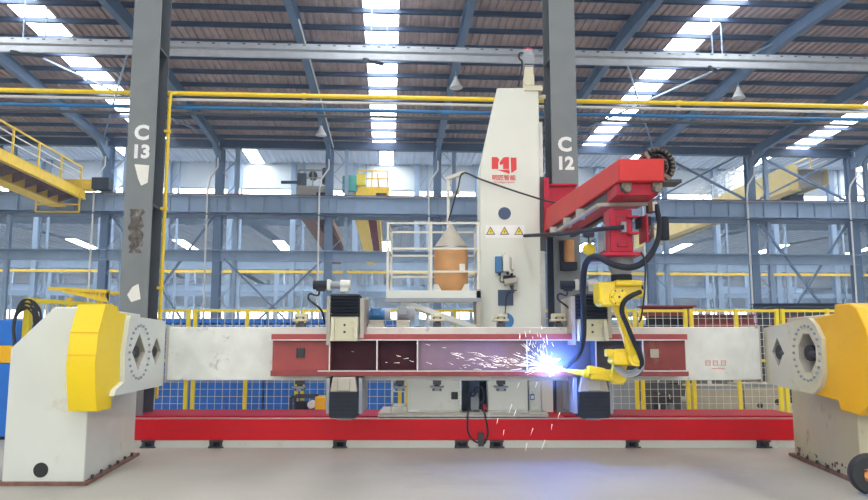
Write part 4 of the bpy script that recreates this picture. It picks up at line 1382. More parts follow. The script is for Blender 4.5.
# side connector
mb = MB(); p = q(640, 288, 7.9); mb.cyl((p.x - .03, 7.9, p.z), (p.x + .03, 7.9, p.z), .03, n=12)
mb.build('connector', 'bellows', t)

# big black hose loop
mb = MB()
mb.tube([q(656, 205, 7.8), q(659.5, 225, 7.75), q(656, 245, 7.7), q(645, 261, 7.65), (q(630, 267.5, 7.6)), q(612, 264, 7.62), q(600, 257.8, 7.7), q(590, 258.5, 7.85), q(584.5, 268, 8.0), q(583, 290, 8.2), q(583.5, 315, 8.4), q(583, 338, 8.55), q(579, 354, 8.65), q(571, 363, 8.7), q(566, 368, 8.75)],
        .034, 10, radii=[.028] * 3 + [.034] * 9 + [.03, .026, .018])
tag(mb.build('torch_hose', 'bellows'), 'thick black torch hose looping beside the robot down to the weld', 'hose')
mb = MB()
mb.tube([q(641, 252, 7.6), q(645, 262, 7.6), q(645, 285, 7.6), q(643, 305, 7.65), q(641, 318, 7.7), q(639, 322, 7.75)], .009, 6)
tag(mb.build('thin_cable', 'black_rubber'), 'thin black cable hanging straight down right of the robot', 'cable')

# yellow round pendant under the boom
p = q(589, 249, 8.6)
t = thing('tool_balancer', (p.x, 8.6, p.z - .07), 'round yellow tool balancer hanging below the red boom', 'balancer')
mb = MB(); mb.cyl((p.x, 8.56, p.z), (p.x, 8.66, p.z), .068, n=24)
mb.build('balancer_drum', 'robot_yellow', t, bevel=.012)
mb = MB(); mb.cyl((p.x, 8.552, p.z), (p.x, 8.562, p.z), .03, n=16)
mb.build('drum_cap', 'sign_yellow', t)
mb = MB(); mb.bar((p.x, 8.61, p.z + .06), (p.x, 8.61, q(0, 237, 8.6).z), .014); mb.box(p.x - .06, 8.57, q(0, 237, 8.6).z, p.x + .06, 8.65, q(0, 231, 8.6).z)
mb.build('hanger', 'dark_steel', t)

# ================================================================== cabinets on the carriage
def cab(px0, px1, py0, py1, Y, depth, label, name='control_cabinet', mat='white_paint'):
    a, b = P(px0, 400, Y), P(px1, 400, Y)
    z1 = P(400, py0, Y).z
    t = thing(name, ((a.x + b.x) / 2, Y + depth / 2, zcar), label, 'cabinet')
    mb = MB(); mb.box(a.x, Y, zcar, b.x, Y + depth, z1)
    mb.build('cabinet_body', mat, t, bevel=.008)
    mb = MB(); mb.box(a.x + .02, Y - .012, zcar + .03, b.x - .02, Y, z1 - .02)
    d = mb.build('cabinet_door', mat, t, bevel=.006)
    return t, d, a, b, z1
YC = 10.45
t, d, a, b, z1 = cab(407.5, 459.5, 374, 413, YC, .45, 'white control cabinet with a black latch left of the valve hoses')
mb = MB(); c = P(454.5, 395.5, YC); mb.box(c.x - .045, YC - .035, c.z - .05, c.x + .045, YC - .012, c.z + .05)
mb.build('latch', 'ink_black', d, bevel=.008)
mb = MB(); mb.box(a.x + .02, YC - .02, zcar + .01, a.x + .16, YC, zcar + .04)
mb.build('name_strip', 'letter_white', d)
t, d, a, b, z1 = cab(488, 528, 374, 412, YC + .02, .3, 'plain white cabinet right of the valve hoses, sparks falling past it')
mb = MB(); mb.box(a.x, YC, zcar + .0, b.x, YC + .02, zcar + .03)
mb.build('bottom_strip', 'steel_bare', t)
t, d, a, b, z1 = cab(529, 541, 374, 413, YC + .12, .25, 'narrow pale cabinet with a padlock at the right end of the carriage', 'lock_cabinet')
mb = MB(); c = P(532, 396, YC + .12); mb.box(c.x - .03, YC + .075, c.z - .05, c.x + .03, YC + .108, c.z + .03)
pk = mb.build('padlock', 'motor_blue', d, bevel=.006)
mb = MB(); mb.tube([(c.x - .02, YC + .09, c.z + .03), (c.x - .018, YC + .09, c.z + .08), (c.x + .018, YC + .09, c.z + .08), (c.x + .02, YC + .09, c.z + .03)], .008, 6)
mb.box(c.x - .02, YC + .072, c.z - .035, c.x + .02, YC + .076, c.z + .01)
mb.build('shackle', 'letter_white', pk)
# white plates right of lock cabinet behind arc
mb = MB()
for i, (x0_, x1_) in enumerate(((541.5, 553), )):
    mb.pbox(x0_, 379, x1_, 412, YC + .3, YC + .34)
tag(mb.build('side_shield', 'white_paint'), 'pale shield plate beside the narrow padlocked cabinet', 'plate')
# valve manifold between cabinets
c = P(473, 398, YC + .05)
t = thing('valve_manifold', (c.x, YC + .15, zcar), 'blue grey valve manifold with looping hoses between the two white cabinets', 'valve')
mb = MB(); mb.pbox(461.5, 376, 487.5, 412, YC + .3, YC + .33)
mb.build('back_panel', 'steel_navy', t)
mb = MB(); mb.pbox(471, 398, 479, 412, YC + .08, YC + .22); mb.pbox(473, 392, 478, 398, YC + .1, YC + .2); mb.box(P(470, 0, YC).x, YC + .08, zcar, P(480, 0, YC).x, YC + .24, zcar + .03)
mb.build('filter_body', 'motor_grey', t, bevel=.006)
mb = MB()
rr = random.Random(9)
for k in range(4):
    x = 463 + k * 1.6
    mb.tube([P(x, 377, YC + .2), P(x + 1, 385, YC + .15), P(x - .5, 394, YC + .15), P(x + .6, 403, YC + .15), P(x, 412, YC + .2)], .012, 6)
mb.tube([P(474, 393, YC + .08), P(476, 387.5, YC + .06), P(482, 388, YC + .05), P(484, 394, YC + .05), P(483, 402, YC + .05), P(480, 405, YC + .1)], .018, 8)
mb.tube([P(470, 392, YC + .05), P(473, 396, YC + .04), P(478, 391, YC + .05)], .013, 6)
mb.build('hose_loop', 'bellows', t)
mb = MB(); mb.pbox(482.5, 404, 486.5, 410, YC + .1, YC + .2)
tag(mb.build('red_valve', 'bracket_crimson', t), 'small red valve')
mb = MB(); 
mb.tube([P(480, 408, YC + .02), P(484, 412, YC - .12), P(486, 420, YR0 - .03), P(488, 432, YR0 - .02), P(486, 440, YR0 - .02), P(484, 444, YR0 - .02)], .012, 6)
mb.tube([P(469, 408, YC + .02), P(468, 413, YC - .12), P(467.5, 420, YR0 - .03), P(468, 432, YR0 - .02), P(473, 440, YR0 - .02), P(479, 443, YR0 - .02)], .012, 6)
tag(mb.build('drooping_cables', 'black_rubber'), 'two black cables drooping from the carriage over the red track', 'cable')
mb = MB(); mb.pbox(478.5, 433, 484, 446.5, YR0 - .08, YR0 - .012)
ob = mb.build('limit_switch_box', 'dark_steel', bevel=.006)
tag(ob, 'small dark switch box at the foot of the red track', 'switch')
# white stand frame left of the cabinet
a, b = P(391.5, 379, 10.6), P(406, 409, 10.6)
mb = MB()
for px in (392, 405): mb.bar((P(px, 400, 10.6).x, 10.62, zcar - .03), (P(px, 400, 10.6).x, 10.62, a.z), .03)
for py in (380, 391, 405): mb.bar((P(391, py, 10.6).x, 10.62, P(0, py, 10.6).z), (P(406, py, 10.6).x, 10.62, P(0, py, 10.6).z), .03)
tag(mb.build('tube_stand', 'white_paint'), 'small white tube frame left of the control cabinet', 'stand')

# ================================================================== arc, sparks and halo
arcp = P(549, 367, 8.79)
AX, AZ = arcp.x, arcp.z
mb = MB(); mb.sphere((AX, 8.79, AZ), .05, 14, 1.5, .6, .9)
rr = random.Random(21)
for i in range(16):
    a = rr.uniform(0, 2 * math.pi); L = rr.uniform(.06, .14)
    mb.cyl((AX, 8.79, AZ), (AX + L * 1.3 * math.cos(a), 8.78 + rr.uniform(-.05, .02), AZ + L * math.sin(a)), .02, .003, n=6)
tag(mb.build('welding_arc', 'arc'), 'blinding blue white welding arc at the robot torch tip', 'welding arc')
mb = MB()
def streak(p, d, L, r):
    p, d = Vector(p), Vector(d).normalized()
    mb.cyl(p, p + d * L, r, r * .3, n=5)
for i in range(150):
    a = math.pi + rr.uniform(-.5, .5)
    k = abs(rr.gauss(0, .42)) + .08
    p = (AX + k * math.cos(a) * 1.5, 8.76 + rr.uniform(-.1, .04), AZ + .02 + k * rr.uniform(-.08, .26))
    p = (p[0], p[1], max(p[2], zu1 + .01))
    streak(p, (math.cos(a), rr.uniform(-.2, .2), rr.uniform(-.15, .5)), rr.uniform(.02, .09), rr.uniform(.0008, .0019))
for i in range(70):
    a = rr.uniform(1.6, 3.6); k = abs(rr.gauss(0, .12))
    streak((AX + k * math.cos(a) * 1.3, 8.76 + rr.uniform(-.06, .04), AZ + .01 + k * math.sin(a) * 1.1), (math.cos(a), 0, math.sin(a) * .9), rr.uniform(.04, .13), rr.uniform(.0015, .0045))
for i in range(30):
    streak((AX + rr.uniform(-.35, .06), 8.75 + rr.uniform(-.1, .02), AZ + rr.uniform(.0, .4)), (rr.uniform(-.6, .2), 0, 1), rr.uniform(.02, .07), rr.uniform(.0015, .003))
for (x, y) in ((537, 382), (519, 383), (512, 404), (504, 430), (533, 428), (552, 424), (527, 443), (516, 410), (498, 418), (545, 440), (560, 412)):
    p = P(x, y, 9.0 + rr.uniform(-.2, .6)); streak(p, (rr.uniform(-.4, -.1), 0, -1), rr.uniform(.06, .12), .002)
tag(mb.build('flying_sparks', 'spark'), 'bright sparks spraying left from the welding arc and falling past the track', 'sparks', kind='stuff')
l = bpy.data.lights.new('arc_light', 'POINT'); l.energy = 190; l.color = (.05, .20, 1.0); l.shadow_soft_size = .05
o = bpy.data.objects.new('arc_light', l); COL.objects.link(o); o.location = (AX + .02, 8.77, AZ + .03)
# light halo around the arc, added as a scattering volume
fm = bpy.data.materials.new('glare'); fm.use_nodes = True
nt = fm.node_tree; nt.nodes.clear()
mo = nt.nodes.new('ShaderNodeOutputMaterial'); vs2 = nt.nodes.new('ShaderNodeVolumeScatter')
tc = nt.nodes.new('ShaderNodeTexCoord'); gr = nt.nodes.new('ShaderNodeTexGradient'); gr.gradient_type = 'QUADRATIC_SPHERE'
mp = nt.nodes.new('ShaderNodeMapping'); mp.inputs['Scale'].default_value = (1 / .55, 1 / .45, 1 / .42)
ml = nt.nodes.new('ShaderNodeMath'); ml.operation = 'MULTIPLY'; ml.inputs[1].default_value = 1.0
nt.links.new(tc.outputs['Object'], mp.inputs['Vector']); nt.links.new(mp.outputs[0], gr.inputs['Vector'])
nt.links.new(gr.outputs['Fac'], ml.inputs[0]); nt.links.new(ml.outputs[0], vs2.inputs['Density'])
vs2.inputs['Color'].default_value = (.85, .92, 1, 1)
nt.links.new(vs2.outputs[0], mo.inputs['Volume'])
MATS['glare'] = fm
me = bpy.data.meshes.new('arc_glare')
mb = MB(); mb.sphere((0, 0, 0), 1, 20, .55, .45, .42)
me.from_pydata(mb.v, [], mb.f); me.materials.append(fm)
o = bpy.data.objects.new('arc_glare', me); COL.objects.link(o); o.location = (AX, 8.72, AZ + .05)
tag(o, 'faint blue light halo added around the arc', 'glare', kind='stuff')
# ================================================================== yellow mesh fence behind the track
YFN = 12.4
zf1 = P(434, 309, YFN).z
def fence(pxs, label):
    xs = [P(px, 360, YFN).x for px in pxs]
    t = thing('mesh_fence', ((xs[0] + xs[-1]) / 2, YFN, 0), label, 'fence', 'yellow mesh fence panels')
    for x in xs:
        mb = MB(); mb.box(x - .028, YFN - .03, 0, x + .028, YFN + .03, zf1); mb.box(x - .045, YFN - .07, 0, x + .045, YFN + .07, .015)
        mb.build('post', 'fence_yellow', t)
    mb = MB()
    for z in (zf1 - .03, .14, 1.12):
        mb.box(xs[0], YFN - .02, z - .022, xs[-1], YFN + .02, z + .022)
    mb.build('rail', 'fence_yellow', t)
    mb = MB()
    n = int((xs[-1] - xs[0]) / .115)
    for i in range(1, n):
        x = xs[0] + (xs[-1] - xs[0]) * i / n
        mb.box(x - .0034, YFN - .0045, .14, x + .0034, YFN + .0045, zf1 - .04)
    k = 0
    z = .2
    while z < zf1 - .06:
        mb.box(xs[0], YFN - .0115, z - .0034, xs[-1], YFN - .0025, z + .0034)
        z += .115
    mb.build('wire_mesh', 'wire', t)
for pxs, l in (([110, 149, 187], 'yellow mesh fence panel behind the left face plate'), ([194, 246, 297], 'yellow mesh fence panel in front of the blue bins, left of the bellows clamp'),
               ([303, 352, 400], 'yellow mesh fence panel behind the left bellows clamp and the pump motors'), ([406, 455, 505], 'yellow mesh fence panel behind the barrel platform'),
               ([510, 543, 590], 'yellow mesh fence panel showing between the tower and the robot'), ([596, 636], 'yellow mesh fence panel just below the robot wrist'),
               ([642, 687], 'yellow mesh fence panel to the right of the robot elbow'), ([693, 738, 779], 'yellow mesh fence panel in front of the pale boxes at the right'),
               ([785, 830, 868], 'yellow mesh fence panel behind the right headstock')):
    fence(pxs, l)

# guard rail receding at the left, with hose coil
g0, g1 = P(29, 298, 10.6), P(112, 303, 12.2)
t = thing('guard_rail', (g0.x, 10.6, 0), 'yellow guard rail with a thick post behind the left headstock', 'railing')
mb = MB(); mb.box(g0.x - .045, 10.55, 0, g0.x + .045, 10.65, g0.z)
mb.build('post', 'fence_yellow', t, bevel=.008)
mb = MB(); mb.bar((g0.x, 10.6, g0.z - .03), (g1.x, 12.2, g0.z - .03), .06); mb.bar((g0.x, 10.6, g0.z - .35), (g1.x, 12.2, g0.z - .35), .04)
for i in range(1, 16):
    f = i / 16
    x, y = g0.x + (g1.x - g0.x) * f, 10.6 + 1.6 * f
    mb.bar((x, y, g0.z - .05), (x, y, g0.z - .35), .012)
mb.build('rail', 'fence_yellow', t)
mb = MB()
cc = P(25, 327, 10.4)
rr = random.Random(4)
for k in range(9):
    pts = []
    rx, rz = .15 + .05 * k / 9, .30 + .05 * (k % 3)
    for i in range(13):
        a = 2 * math.pi * i / 12 + .3
        pts.append((cc.x + rx * math.sin(a) + rr.uniform(-.015, .015), 10.38 + .012 * k, cc.z - .02 + rz * math.cos(a) + rr.uniform(-.015, .015)))
    mb.tube(pts, .013, 6)
tag(mb.build('hose_coil', 'black_rubber'), 'coil of black hose hung on the yellow guard rail post', 'hose')
# yellow lattice jib
t0, t1 = P(50, 289, 16), P(106, 293, 16)
mb = MB()
a0, a1, b0, b1 = P(49, 288.5, 16), P(108, 291.5, 16), P(66, 291, 16), P(108, 301, 16)
mb.bar(a0, a1, .07); mb.bar(b0, b1, .07); mb.bar(a0 + Vector((0, .6, 0)), a1 + Vector((0, .6, 0)), .07)
for i in range(9):
    f = i / 8; g = (i + .5) / 8
    p0 = a0.lerp(a1, .3 + .7 * f); p1 = b0.lerp(b1, min(1, g)); p2 = b0.lerp(b1, f)
    mb.bar(p0, p1, .045); mb.bar(p0, p2, .045); mb.bar(p0, p0 + Vector((0, .6, 0)), .04)
for px in (70, 100):
    p = P(px, 298, 16.3); mb.bar((p.x, 16.3, 0), (p.x, 16.3, p.z), .1)
tag(mb.build('lattice_jib', 'crane_yellow'), 'small yellow lattice jib standing behind the left headstock', 'jib')

# blue bins behind the fence
def bin_(px0, px1, y, Y, D, label, mat='blue_bin', name='steel_bin', group='blue bins behind the fence', slots=True):
    a, b = P(px0, 360, Y), P(px1, 360, Y)
    z1 = P((px0 + px1) / 2, y, Y).z
    t = thing(name, ((a.x + b.x) / 2, Y + D / 2, 0), label, 'bin', group)
    mb = MB(); mb.box(a.x, Y, .1, b.x, Y + D, z1 - .22)
    n = max(2, int((b.x - a.x) / .3))
    for i in range(n + 1):
        x = a.x + (b.x - a.x) * i / n
        mb.box(x - .025, Y - .03, .1, x + .025, Y, z1 - .2)
    mb.build('bin_body', mat, t)
    mb = MB(); mb.box(a.x - .02, Y - .04, z1 - .07, b.x + .02, Y + D, z1)
    if slots:
        m_ = max(4, int((b.x - a.x) / .1))
        for i in range(m_ + 1):
            x = a.x + (b.x - a.x) * i / m_
            mb.box(x - .02, Y - .02, z1 - .22, x + .02, Y + .02, z1 - .06)
    mb.build('bin_rim', mat, t)
    mb = MB()
    for x in (a.x + .1, b.x - .1):
        for yy in (Y + .1, Y + D - .1): mb.box(x - .06, yy - .06, 0, x + .06, yy + .06, .1)
    mb.build('bin_feet', 'bellows', t)
bin_(150, 262, 319, 13.3, 1.6, 'long blue slatted bin behind the fence, left of the left bellows clamp')
bin_(267, 336, 319, 13.3, 1.6, 'blue slatted bin behind the fence, directly behind the left bellows clamp')
bin_(341, 404, 321, 13.35, 1.6, 'blue slatted bin behind the fence, under the pump motors')
bin_(590, 640, 312, 14.5, 1.6, 'grey steel bin behind the fence near the robot elbow', 'motor_grey', 'steel_bin', 'grey bins behind the fence', False)
# yellow tool box with engine in front of bins
GY = 11.85
a, b, c = P(291, 397, GY), P(315, 397, GY), P(325.5, 397, GY)
t = thing('generator', ((a.x + c.x) / 2, GY + .2, 0), 'small open generator with a yellow end panel left of the dark lower apron', 'generator')
z1, z0 = P(0, 397, GY).z, .1
mb = MB(); mb.box(b.x, GY, z0, c.x, GY + .4, z1)
mb.build('end_panel', 'amber_paint', t, bevel=.01)
mb = MB(); mb.box(a.x, GY, z0, b.x, GY + .4, z0 + .06)
for (x, y) in ((a.x, GY + .02), (a.x, GY + .38)): mb.bar((x, y, z0), (x, y, z1), .04)
mb.bar((a.x, GY + .02, z1), (b.x, GY + .02, z1), .04); mb.bar((a.x, GY + .38, z1), (b.x, GY + .38, z1), .04); mb.box(a.x, GY, 0, c.x, GY + .4, z0)
mb.build('frame', 'dark_steel', t)
mb = MB(); mb.box(a.x + .06, GY + .07, z0 + .06, a.x + .22, GY + .33, z1 - .08); mb.cyl((a.x + .28, GY + .05, z0 + .2), (a.x + .28, GY + .3, z0 + .2), .08, n=14)
mb.build('engine', 'bellows', t)
mb = MB(); p = P(310.5, 405, GY - .03); mb.cyl((p.x, GY + .03, p.z), (p.x, GY + .2, p.z), .06, n=14)
mb.build('air_filter', 'paper', t)

# left edge cabinet: blue with an orange band
t = thing('striped_cabinet', (P(-10, 400, 11.2).x, 11.6, 0), 'blue cabinet with an orange band at the left edge behind the headstock', 'cabinet')
def zq(y): return P(5, y, 11.2).z
xa_, xb_ = P(-60, 360, 11.2).x, P(15, 360, 11.2).x
mb = MB(); mb.box(xa_, 11.2, .05, xb_, 12.2, zq(363))
mb.build('lower_box', 'blue_bin', t, bevel=.01)
mb = MB(); mb.box(xa_ - .02, 11.18, zq(363), xb_ + .02, 12.2, zq(345.5))
mb.build('orange_band', 'amber_paint', t, bevel=.01)
mb = MB(); mb.box(xa_, 11.2, zq(345.5), xb_, 12.2, zq(320))
mb.build('upper_box', 'blue_bin', t, bevel=.01)
mb = MB(); mb.box(xa_ + .05, 11.25, 0, xb_ - .05, 12.15, .05)
mb.build('plinth', 'bellows', t)

# steel stock at the right behind the fence
def stock(px0, px1, ys, Y, D, mats, label, name='steel_stack'):
    """ys: list of (top, bottom) pixel rows of stacked beams"""
    a, b = P(px0, 360, Y).x, P(px1, 360, Y).x
    z_ = [P(700, y, Y).z for y in ys]
    t = thing(name, ((a + b) / 2, Y + D / 2, 0), label, 'steel stock')
    for i in range(len(ys) - 1):
        mb = MB(); h = z_[i] - z_[i + 1]; zc_ = (z_[i] + z_[i + 1]) / 2
        o_ = (i % 3) * .12
        mb.ibeam((a + o_, Y + .3, zc_), (b - o_ * .5, Y + .3, zc_), h * .96, .5, h * .12, h * .1)
        mb.box(a + o_, Y + .3 - .04, zc_ - h * .4, b - o_ * .5, Y + .3 + .04, zc_ + h * .4)
        mb.build('beam', mats[i % len(mats)], t)
    mb = MB()
    for f in (.12, .5, .88):
        x = a + (b - a) * f
        mb.box(x - .1, Y + .05, 0, x + .1, Y + .6, z_[-1])
    mb.build('trestle', 'bellows', t)
    return t
stock(646, 700, [305, 316, 326], 14.6, .6, ['primer_red', 'bellows'], 'dark red and black beams stacked behind the fence right of the robot')
stock(694, 762, [314, 324, 334], 14.0, .6, ['primer_red', 'primer_bright'], 'red beams lying behind the fence above the right end of the white beam')
stock(775, 900, [306, 316, 327], 18.0, .6, ['column_dark', 'primer_red'], 'long dark beams stacked far behind the right headstock')
stock(760, 850, [303, 308, 314], 24.0, .6, ['steel_navy', 'steel_navy'], 'distant dark beams on trestles left of the amber gear cover')
# sloping dark beams with roller under the white beam
mb = MB(); mb.bar(P(640, 385, 12.75), P(684, 391, 12.7), .17, .17); mb.bar(P(640, 396, 13.0), P(684, 403, 13.0), .2, .16)
for p_ in (P(648, 386, 12.75), P(676, 392, 12.75)): mb.box(p_.x - .06, p_.y - .08, 0, p_.x + .06, p_.y + .2, p_.z)
tag(mb.build('roller_beam', 'column_dark'), 'dark sloping beams on blocks low behind the fence right of the robot', 'steel stock')
p = P(681, 395, 12.85)
t = thing('roller', (p.x, 12.9, 0), 'pale roller with a red end on a grey stand low behind the fence', 'roller')
mb = MB(); mb.cyl((p.x - .13, 12.8, p.z + .02), (p.x + .06, 12.9, p.z), .13, n=20)
mb.build('roller_drum', 'paper', t)
mb = MB(); mb.cyl((p.x + .06, 12.9, p.z), (p.x + .1, 12.92, p.z), .12, .05, n=20)
mb.build('red_end', 'bracket_crimson', t)
mb = MB(); mb.box(p.x - .2, 12.75, 0, p.x + .1, 13.0, p.z - .13)
mb.build('stand', 'motor_grey', t)
def pale_box(px0, px1, y, label, holes):
    Y = 13.1
    a, b = P(px0, 390, Y).x, P(px1, 390, Y).x
    z1 = P(740, y, Y).z
    t = thing('pale_crate', ((a + b) / 2, Y + .4, 0), label, 'box')
    mb = MB(); mb.box(a, Y, 0, b, Y + .8, z1)
    mb.build('crate_body', 'hood_grey', t, bevel=.01)
    mb = MB(); mb.box(a - .01, Y - .015, z1 - .05, b + .01, Y, z1); mb.box(a - .01, Y - .015, 0, b + .01, Y, .06)
    mb.build('crate_rim', 'motor_grey', t)
    for px, py in holes:
        c = P(px, py, Y); mb = MB(); mb.cyl((c.x, Y - .006, c.z), (c.x, Y + .01, c.z), .05, n=18)
        mb.build('round_hole', 'ink_black', t)
pale_box(697, 743, 386, 'pale grey box low behind the fence, next to the roller', [])
pale_box(745, 790, 384, 'pale grey box with two black holes low behind the fence by the right headstock', [(760, 405.5), (777.5, 402)])

# cable wheel at the right edge
p = P(862, 478, 7.3)
t = thing('rubber_wheel', (4.28, 7.25, 0), 'black rubber wheel with an orange hub at the lower right edge', 'wheel')
wx, wy, wz_ = P(872, 474, 7.2).x, 7.2, .19
mb = MB(); mb.lathe((wx - .0, wy + .06, wz_), (-.25, -1, 0), [(.1, 0), (.165, .0), (.19, .03), (.19, .1), (.165, .13), (.1, .13)], 28)
mb.build('tyre', 'black_rubber', t)
mb = MB(); mb.lathe((wx - .0, wy + .06, wz_), (-.25, -1, 0), [(.11, .0), (.11, .12), (.05, .135), (.03, .13)], 24)
mb.build('hub', 'orange_paint', t)
mb = MB()
for i in range(5):
    a = i * 2 * math.pi / 5
    d_ = Vector((.97, -.24, 0)); c_ = Vector((wx - .035, wy - .075, wz_)) + d_ * .07 * math.cos(a) + Vector((0, 0, .07 * math.sin(a)))
    mb.sphere(c_, .016, 8)
mb.build('hub_bolts', 'rust', t)
mb = MB(); mb.hexa([(wx - .1, wy - .1, 0), (wx + .2, wy - .1, 0), (wx + .2, wy + .1, 0), (wx - .1, wy + .1, 0), (wx - .06, wy - .08, .03), (wx + .2, wy - .08, .03), (wx + .2, wy + .08, .03), (wx - .06, wy + .08, .03)])
mb.build('wheel_chock', 'motor_grey', t)

# ================================================================== overhead cranes
def crane(name, u, v0, v1, zr, h, w, label, yellow='crane_yellow', rail_side=1, railing=True, second='rust', step=2.4):
    t = thing(name, B(u, (v0 + v1) / 2, zr), label, 'crane')
    mb = MB(BF); mb.box(u, v0, zr, u + .05, v1, zr + h); mb.box(u - .12, v0, zr + h - .06, u + .05, v1, zr + h); mb.box(u - .12, v0, zr, u + .1, v1, zr + .05)
    mb.build('walkway_girder', yellow, t)
    mb = MB(BF); mb.box(u - w, v0, zr - .35, u - w + .55, v1, zr + h + .15); mb.box(u - w - .1, v0, zr - .4, u - w + .7, v1, zr - .33)
    mb.build('box_girder', yellow, t)
    mb = MB(BF); mb.box(u - w + .55, v0, zr + h - .1, u, v1, zr + h - .06)
    v = v0 + .5
    while v < v1:
        mb.prism([(u - w + .55, zr + h - .1), (u, zr + h - .1), (u, zr + .05), (u - w + .55, zr - .25)], 'y', v, v + .08); v += 1.2
    mb.build('walkway_floor', second, t)
    if railing:
        mb = MB(BF); v = v1 - .6
        while v > v0:
            mb.bar((u + .02, v, zr + h), (u + .02, v, zr + h + 1.15), .08); v -= step
        mb.bar((u + .02, v0, zr + h + 1.15), (u + .02, v1 - .5, zr + h + 1.15), .07)
        mb.build('railing_post', yellow, t)
        mb = MB(BF)
        for f in (.4, .72): mb.bar((u + .02, v0, zr + h + 1.15 * f), (u + .02, v1 - .5, zr + h + 1.15 * f), .045)
        mb.build('mid_rail', 'conduit_white', t)
    return t
t = crane('overhead_crane', -16.3, 14, 40.4, 9.0, .5, 1.6, 'bright yellow overhead crane with a railed walkway at the upper left')
mb = MB(BF); mb.box(-18.3, 40.3, 9.58, -15.9, 41.0, 10.1)
mb.build('end_carriage', 'crane_yellow', t)
mb = MB(BF); mb.box(-15.9, 40.25, 9.58, -15.0, 40.9, 10.2)
mb.build('drive_motor', 'bellows', t)
mb = MB(BF)
for u in (-18.4, -16.2): mb.bar((u, 39.6, 8.2), (u, 39.6, 9.2), .07)
for z in (8.2, 8.6): mb.bar((-18.4, 39.6, z), (-16.2, 39.6, z), .07)
mb.build('service_cage', 'crane_yellow', t)

def end_car(t, u, mats, rail=True):
    mb = MB(BF); mb.box(u - 1.0, 42.0, 9.58, u + .9, 42.5, 10.25)
    mb.build('end_carriage', mats[0], t)
    mb = MB(BF)
    for uu in (u - .9, u - .1, u + .8): mb.bar((uu, 42.2, 10.25), (uu, 42.2, 11.2), .08)
    for z in (10.75, 11.2): mb.bar((u - .9, 42.2, z), (u + .8, 42.2, z), .08)
    mb.build('end_railing', mats[0], t)
    mb = MB(BF); mb.box(u + .15, 41.85, 9.6, u + .75, 42.0, 9.85)
    mb.build('drive_motor', 'bellows', t)
    mb = MB(BF); mb.box(u - .95, 41.9, 10.3, u - .45, 42.2, 10.95)
    mb.build('control_box', mats[1], t)
t = crane('overhead_crane', -.75, 42.6, 71.5, 9.3, .7, 1.3, 'yellow overhead crane beyond the girder, above the left end of the barrel platform', 'crane_yellow', second='primer_bright')
end_car(t, -.95, ('crane_yellow', 'sign_yellow'))
t = crane('overhead_crane', -3.9, 42.6, 71.5, 9.3, .6, 1.4, 'rusty overhead crane beyond the girder, above the left bellows clamp', 'rust', second='rust', railing=False)
end_car(t, -4.3, ('hood_grey', 'column_dark'))
mb = MB(BF); mb.bar((-6.2, 42.3, 10.5), (-4.9, 42.3, 10.5), .16); mb.cyl((-3.6, 42.2, 10.4), (-3.6, 42.2, 11.3), .28, n=14); mb.cyl((-4.4, 42.2, 10.9), (-4.4, 42.5, 10.9), .25, n=14)
mb.build('hoist_drum', 'column_dark', t)
mb = MB(BF); mb.cyl((-2.25, 42.3, 9.95), (-2.25, 42.3, 10.85), .5, n=18)
tag(mb.build('green_tank', 'green_paint'), 'small green tank standing on the girder left of the yellow crane end', 'tank')
mb = MB(BF); mb.cyl((-2.25, 42.3, 9.57), (-2.25, 42.3, 9.95), .3, n=14)
tag(mb.build('tank_foot', 'paper'), 'pale round pedestal under the small green tank on the girder', 'pedestal')
t = crane('overhead_crane', 26.3, 42.8, 71.5, 10.9, 1.0, 2.4, 'large hazy yellow overhead crane slanting away at the upper right', 'crane_hazed', second='hood_grey', railing=True)
mb = MB(BF)
for i in range(9): mb.bar((24.0, 50 + i * .9, 12.0), (24.0, 50 + i * .9, 13.6), .06)
for i in range(5): mb.bar((24.0, 50, 12.0 + i * .4), (24.0, 57.2, 12.0 + i * .4), .05)
mb.build('walkway_cage', 'conduit_white', t)
mb = MB(BF); mb.box(25.6, 46, 10.3, 26.6, 47.0, 11.4); mb.box(25.8, 46.1, 9.6, 26.3, 46.6, 10.3)
mb.build('hook_block', 'steel_navy', t)

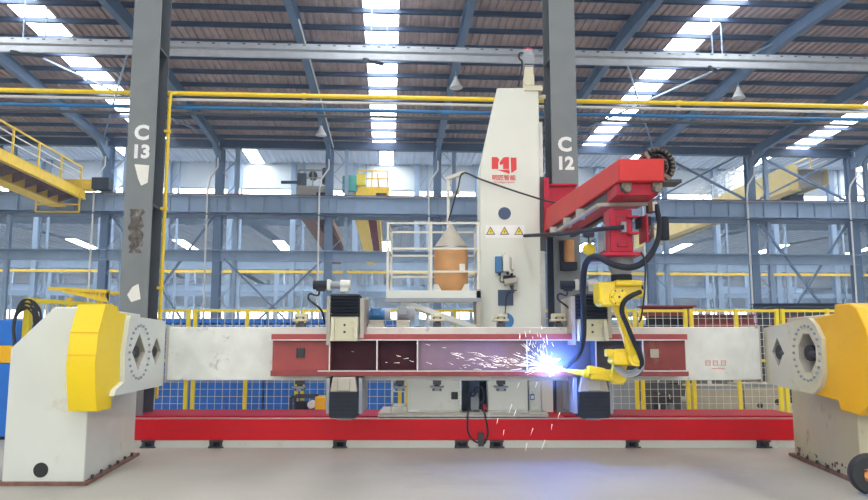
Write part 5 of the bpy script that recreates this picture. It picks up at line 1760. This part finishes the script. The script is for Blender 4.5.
# ================================================================== goods on the floor further back
rr = random.Random(31)
spots = [(-14, 30, 2.6, 1.2, 1.4, 'steel_pale'), (-9.5, 34, 2.8, 1.4, 1.1, 'blue_bin'), (-4.5, 30, 2.4, 1.5, 1.2, 'hood_grey'), (-1, 36, 3.0, 1.5, 1.5, 'steel_blue'),
         (4.5, 33, 2.6, 1.5, 1.3, 'rust'), (8.5, 38, 3.2, 1.5, 1.6, 'steel_pale'), (13, 34, 3.0, 1.6, 1.5, 'primer_red'), (18, 38, 3.4, 1.6, 1.9, 'steel_navy'),
         (22, 33, 2.8, 1.6, 1.6, 'hood_grey'), (-17, 50, 4, 2, 2.4, 'steel_blue'), (-8, 52, 4, 2, 2.2, 'hood_grey'), (2, 54, 4, 2, 2.6, 'steel_navy'),
         (11, 50, 4, 2, 2.3, 'steel_pale'), (20, 55, 4.5, 2, 2.8, 'blue_bin'), (28, 50, 4, 2, 2.4, 'hood_grey'), (-22, 60, 4, 2, 2.5, 'steel_pale')]
cn = {'steel_pale': 'pale steel', 'blue_bin': 'blue', 'hood_grey': 'grey', 'steel_blue': 'blue grey', 'rust': 'rusty brown', 'primer_red': 'dark red', 'steel_navy': 'navy'}
for j, (u, v, w_, d_, h_, mt) in enumerate(spots):
    t = thing('goods_crate', B(u, v, 0), 'distant %s crate beyond the fence, %s from the left in the %s rank' % (cn[mt], ORD[j if j < 9 else j - 9], 'near' if j < 9 else 'far'), 'crate', 'distant crates')
    mb = MB(BF); mb.box(u - w_ / 2, v, .12, u + w_ / 2, v + d_, h_)
    for i in range(7):
        x = u - w_ / 2 + w_ * i / 6
        mb.box(x - .05, v - .06, .12, x + .05, v, h_)
    mb.build('crate_body', mt, t)
    mb = MB(BF)
    for x in (-.4, 0, .4): mb.box(u + x * w_ - .1, v, 0, u + x * w_ + .1, v + d_, .12)
    mb.build('skid', 'bellows', t)
for k, l in ((3, 'purple wrapped foot of the lattice column right of the robot'), (4, 'purple wrapped foot of the lattice column above the white beam end')):
    u = uk(k); mb = MB(BF); mb.box(u - .3, ROWB - .4, 1.9, u + .3, ROWB - .28, 3.6)
    tag(mb.build('column_wrap', 'purple_wrap'), l, 'wrap')

# small feeder fixed to the C 12 column
a, b = P(564.5, 262, 10.95), P(574.5, 240, 10.95)
t = thing('wire_feeder', ((a.x + b.x) / 2, 11.0, P(0, 270, 10.95).z), 'tan cylinder on a dark bracket fixed to the C 12 column beneath the boom', 'feeder')
mb = MB(); mb.cyl(((a.x + b.x) / 2, 10.99, a.z), ((a.x + b.x) / 2, 10.99, b.z), (b.x - a.x) / 2, n=18)
mb.build('feeder_body', 'drum_kraft', t)
mb = MB(); c, d = P(561.5, 270, 10.95), P(577, 262, 10.95); mb.box(c.x, 10.92, c.z, d.x, 11.06, d.z); mb.box(a.x - .05, 11.0, a.z, a.x - .01, 11.06, b.z)
mb.build('bracket', 'bellows', t)
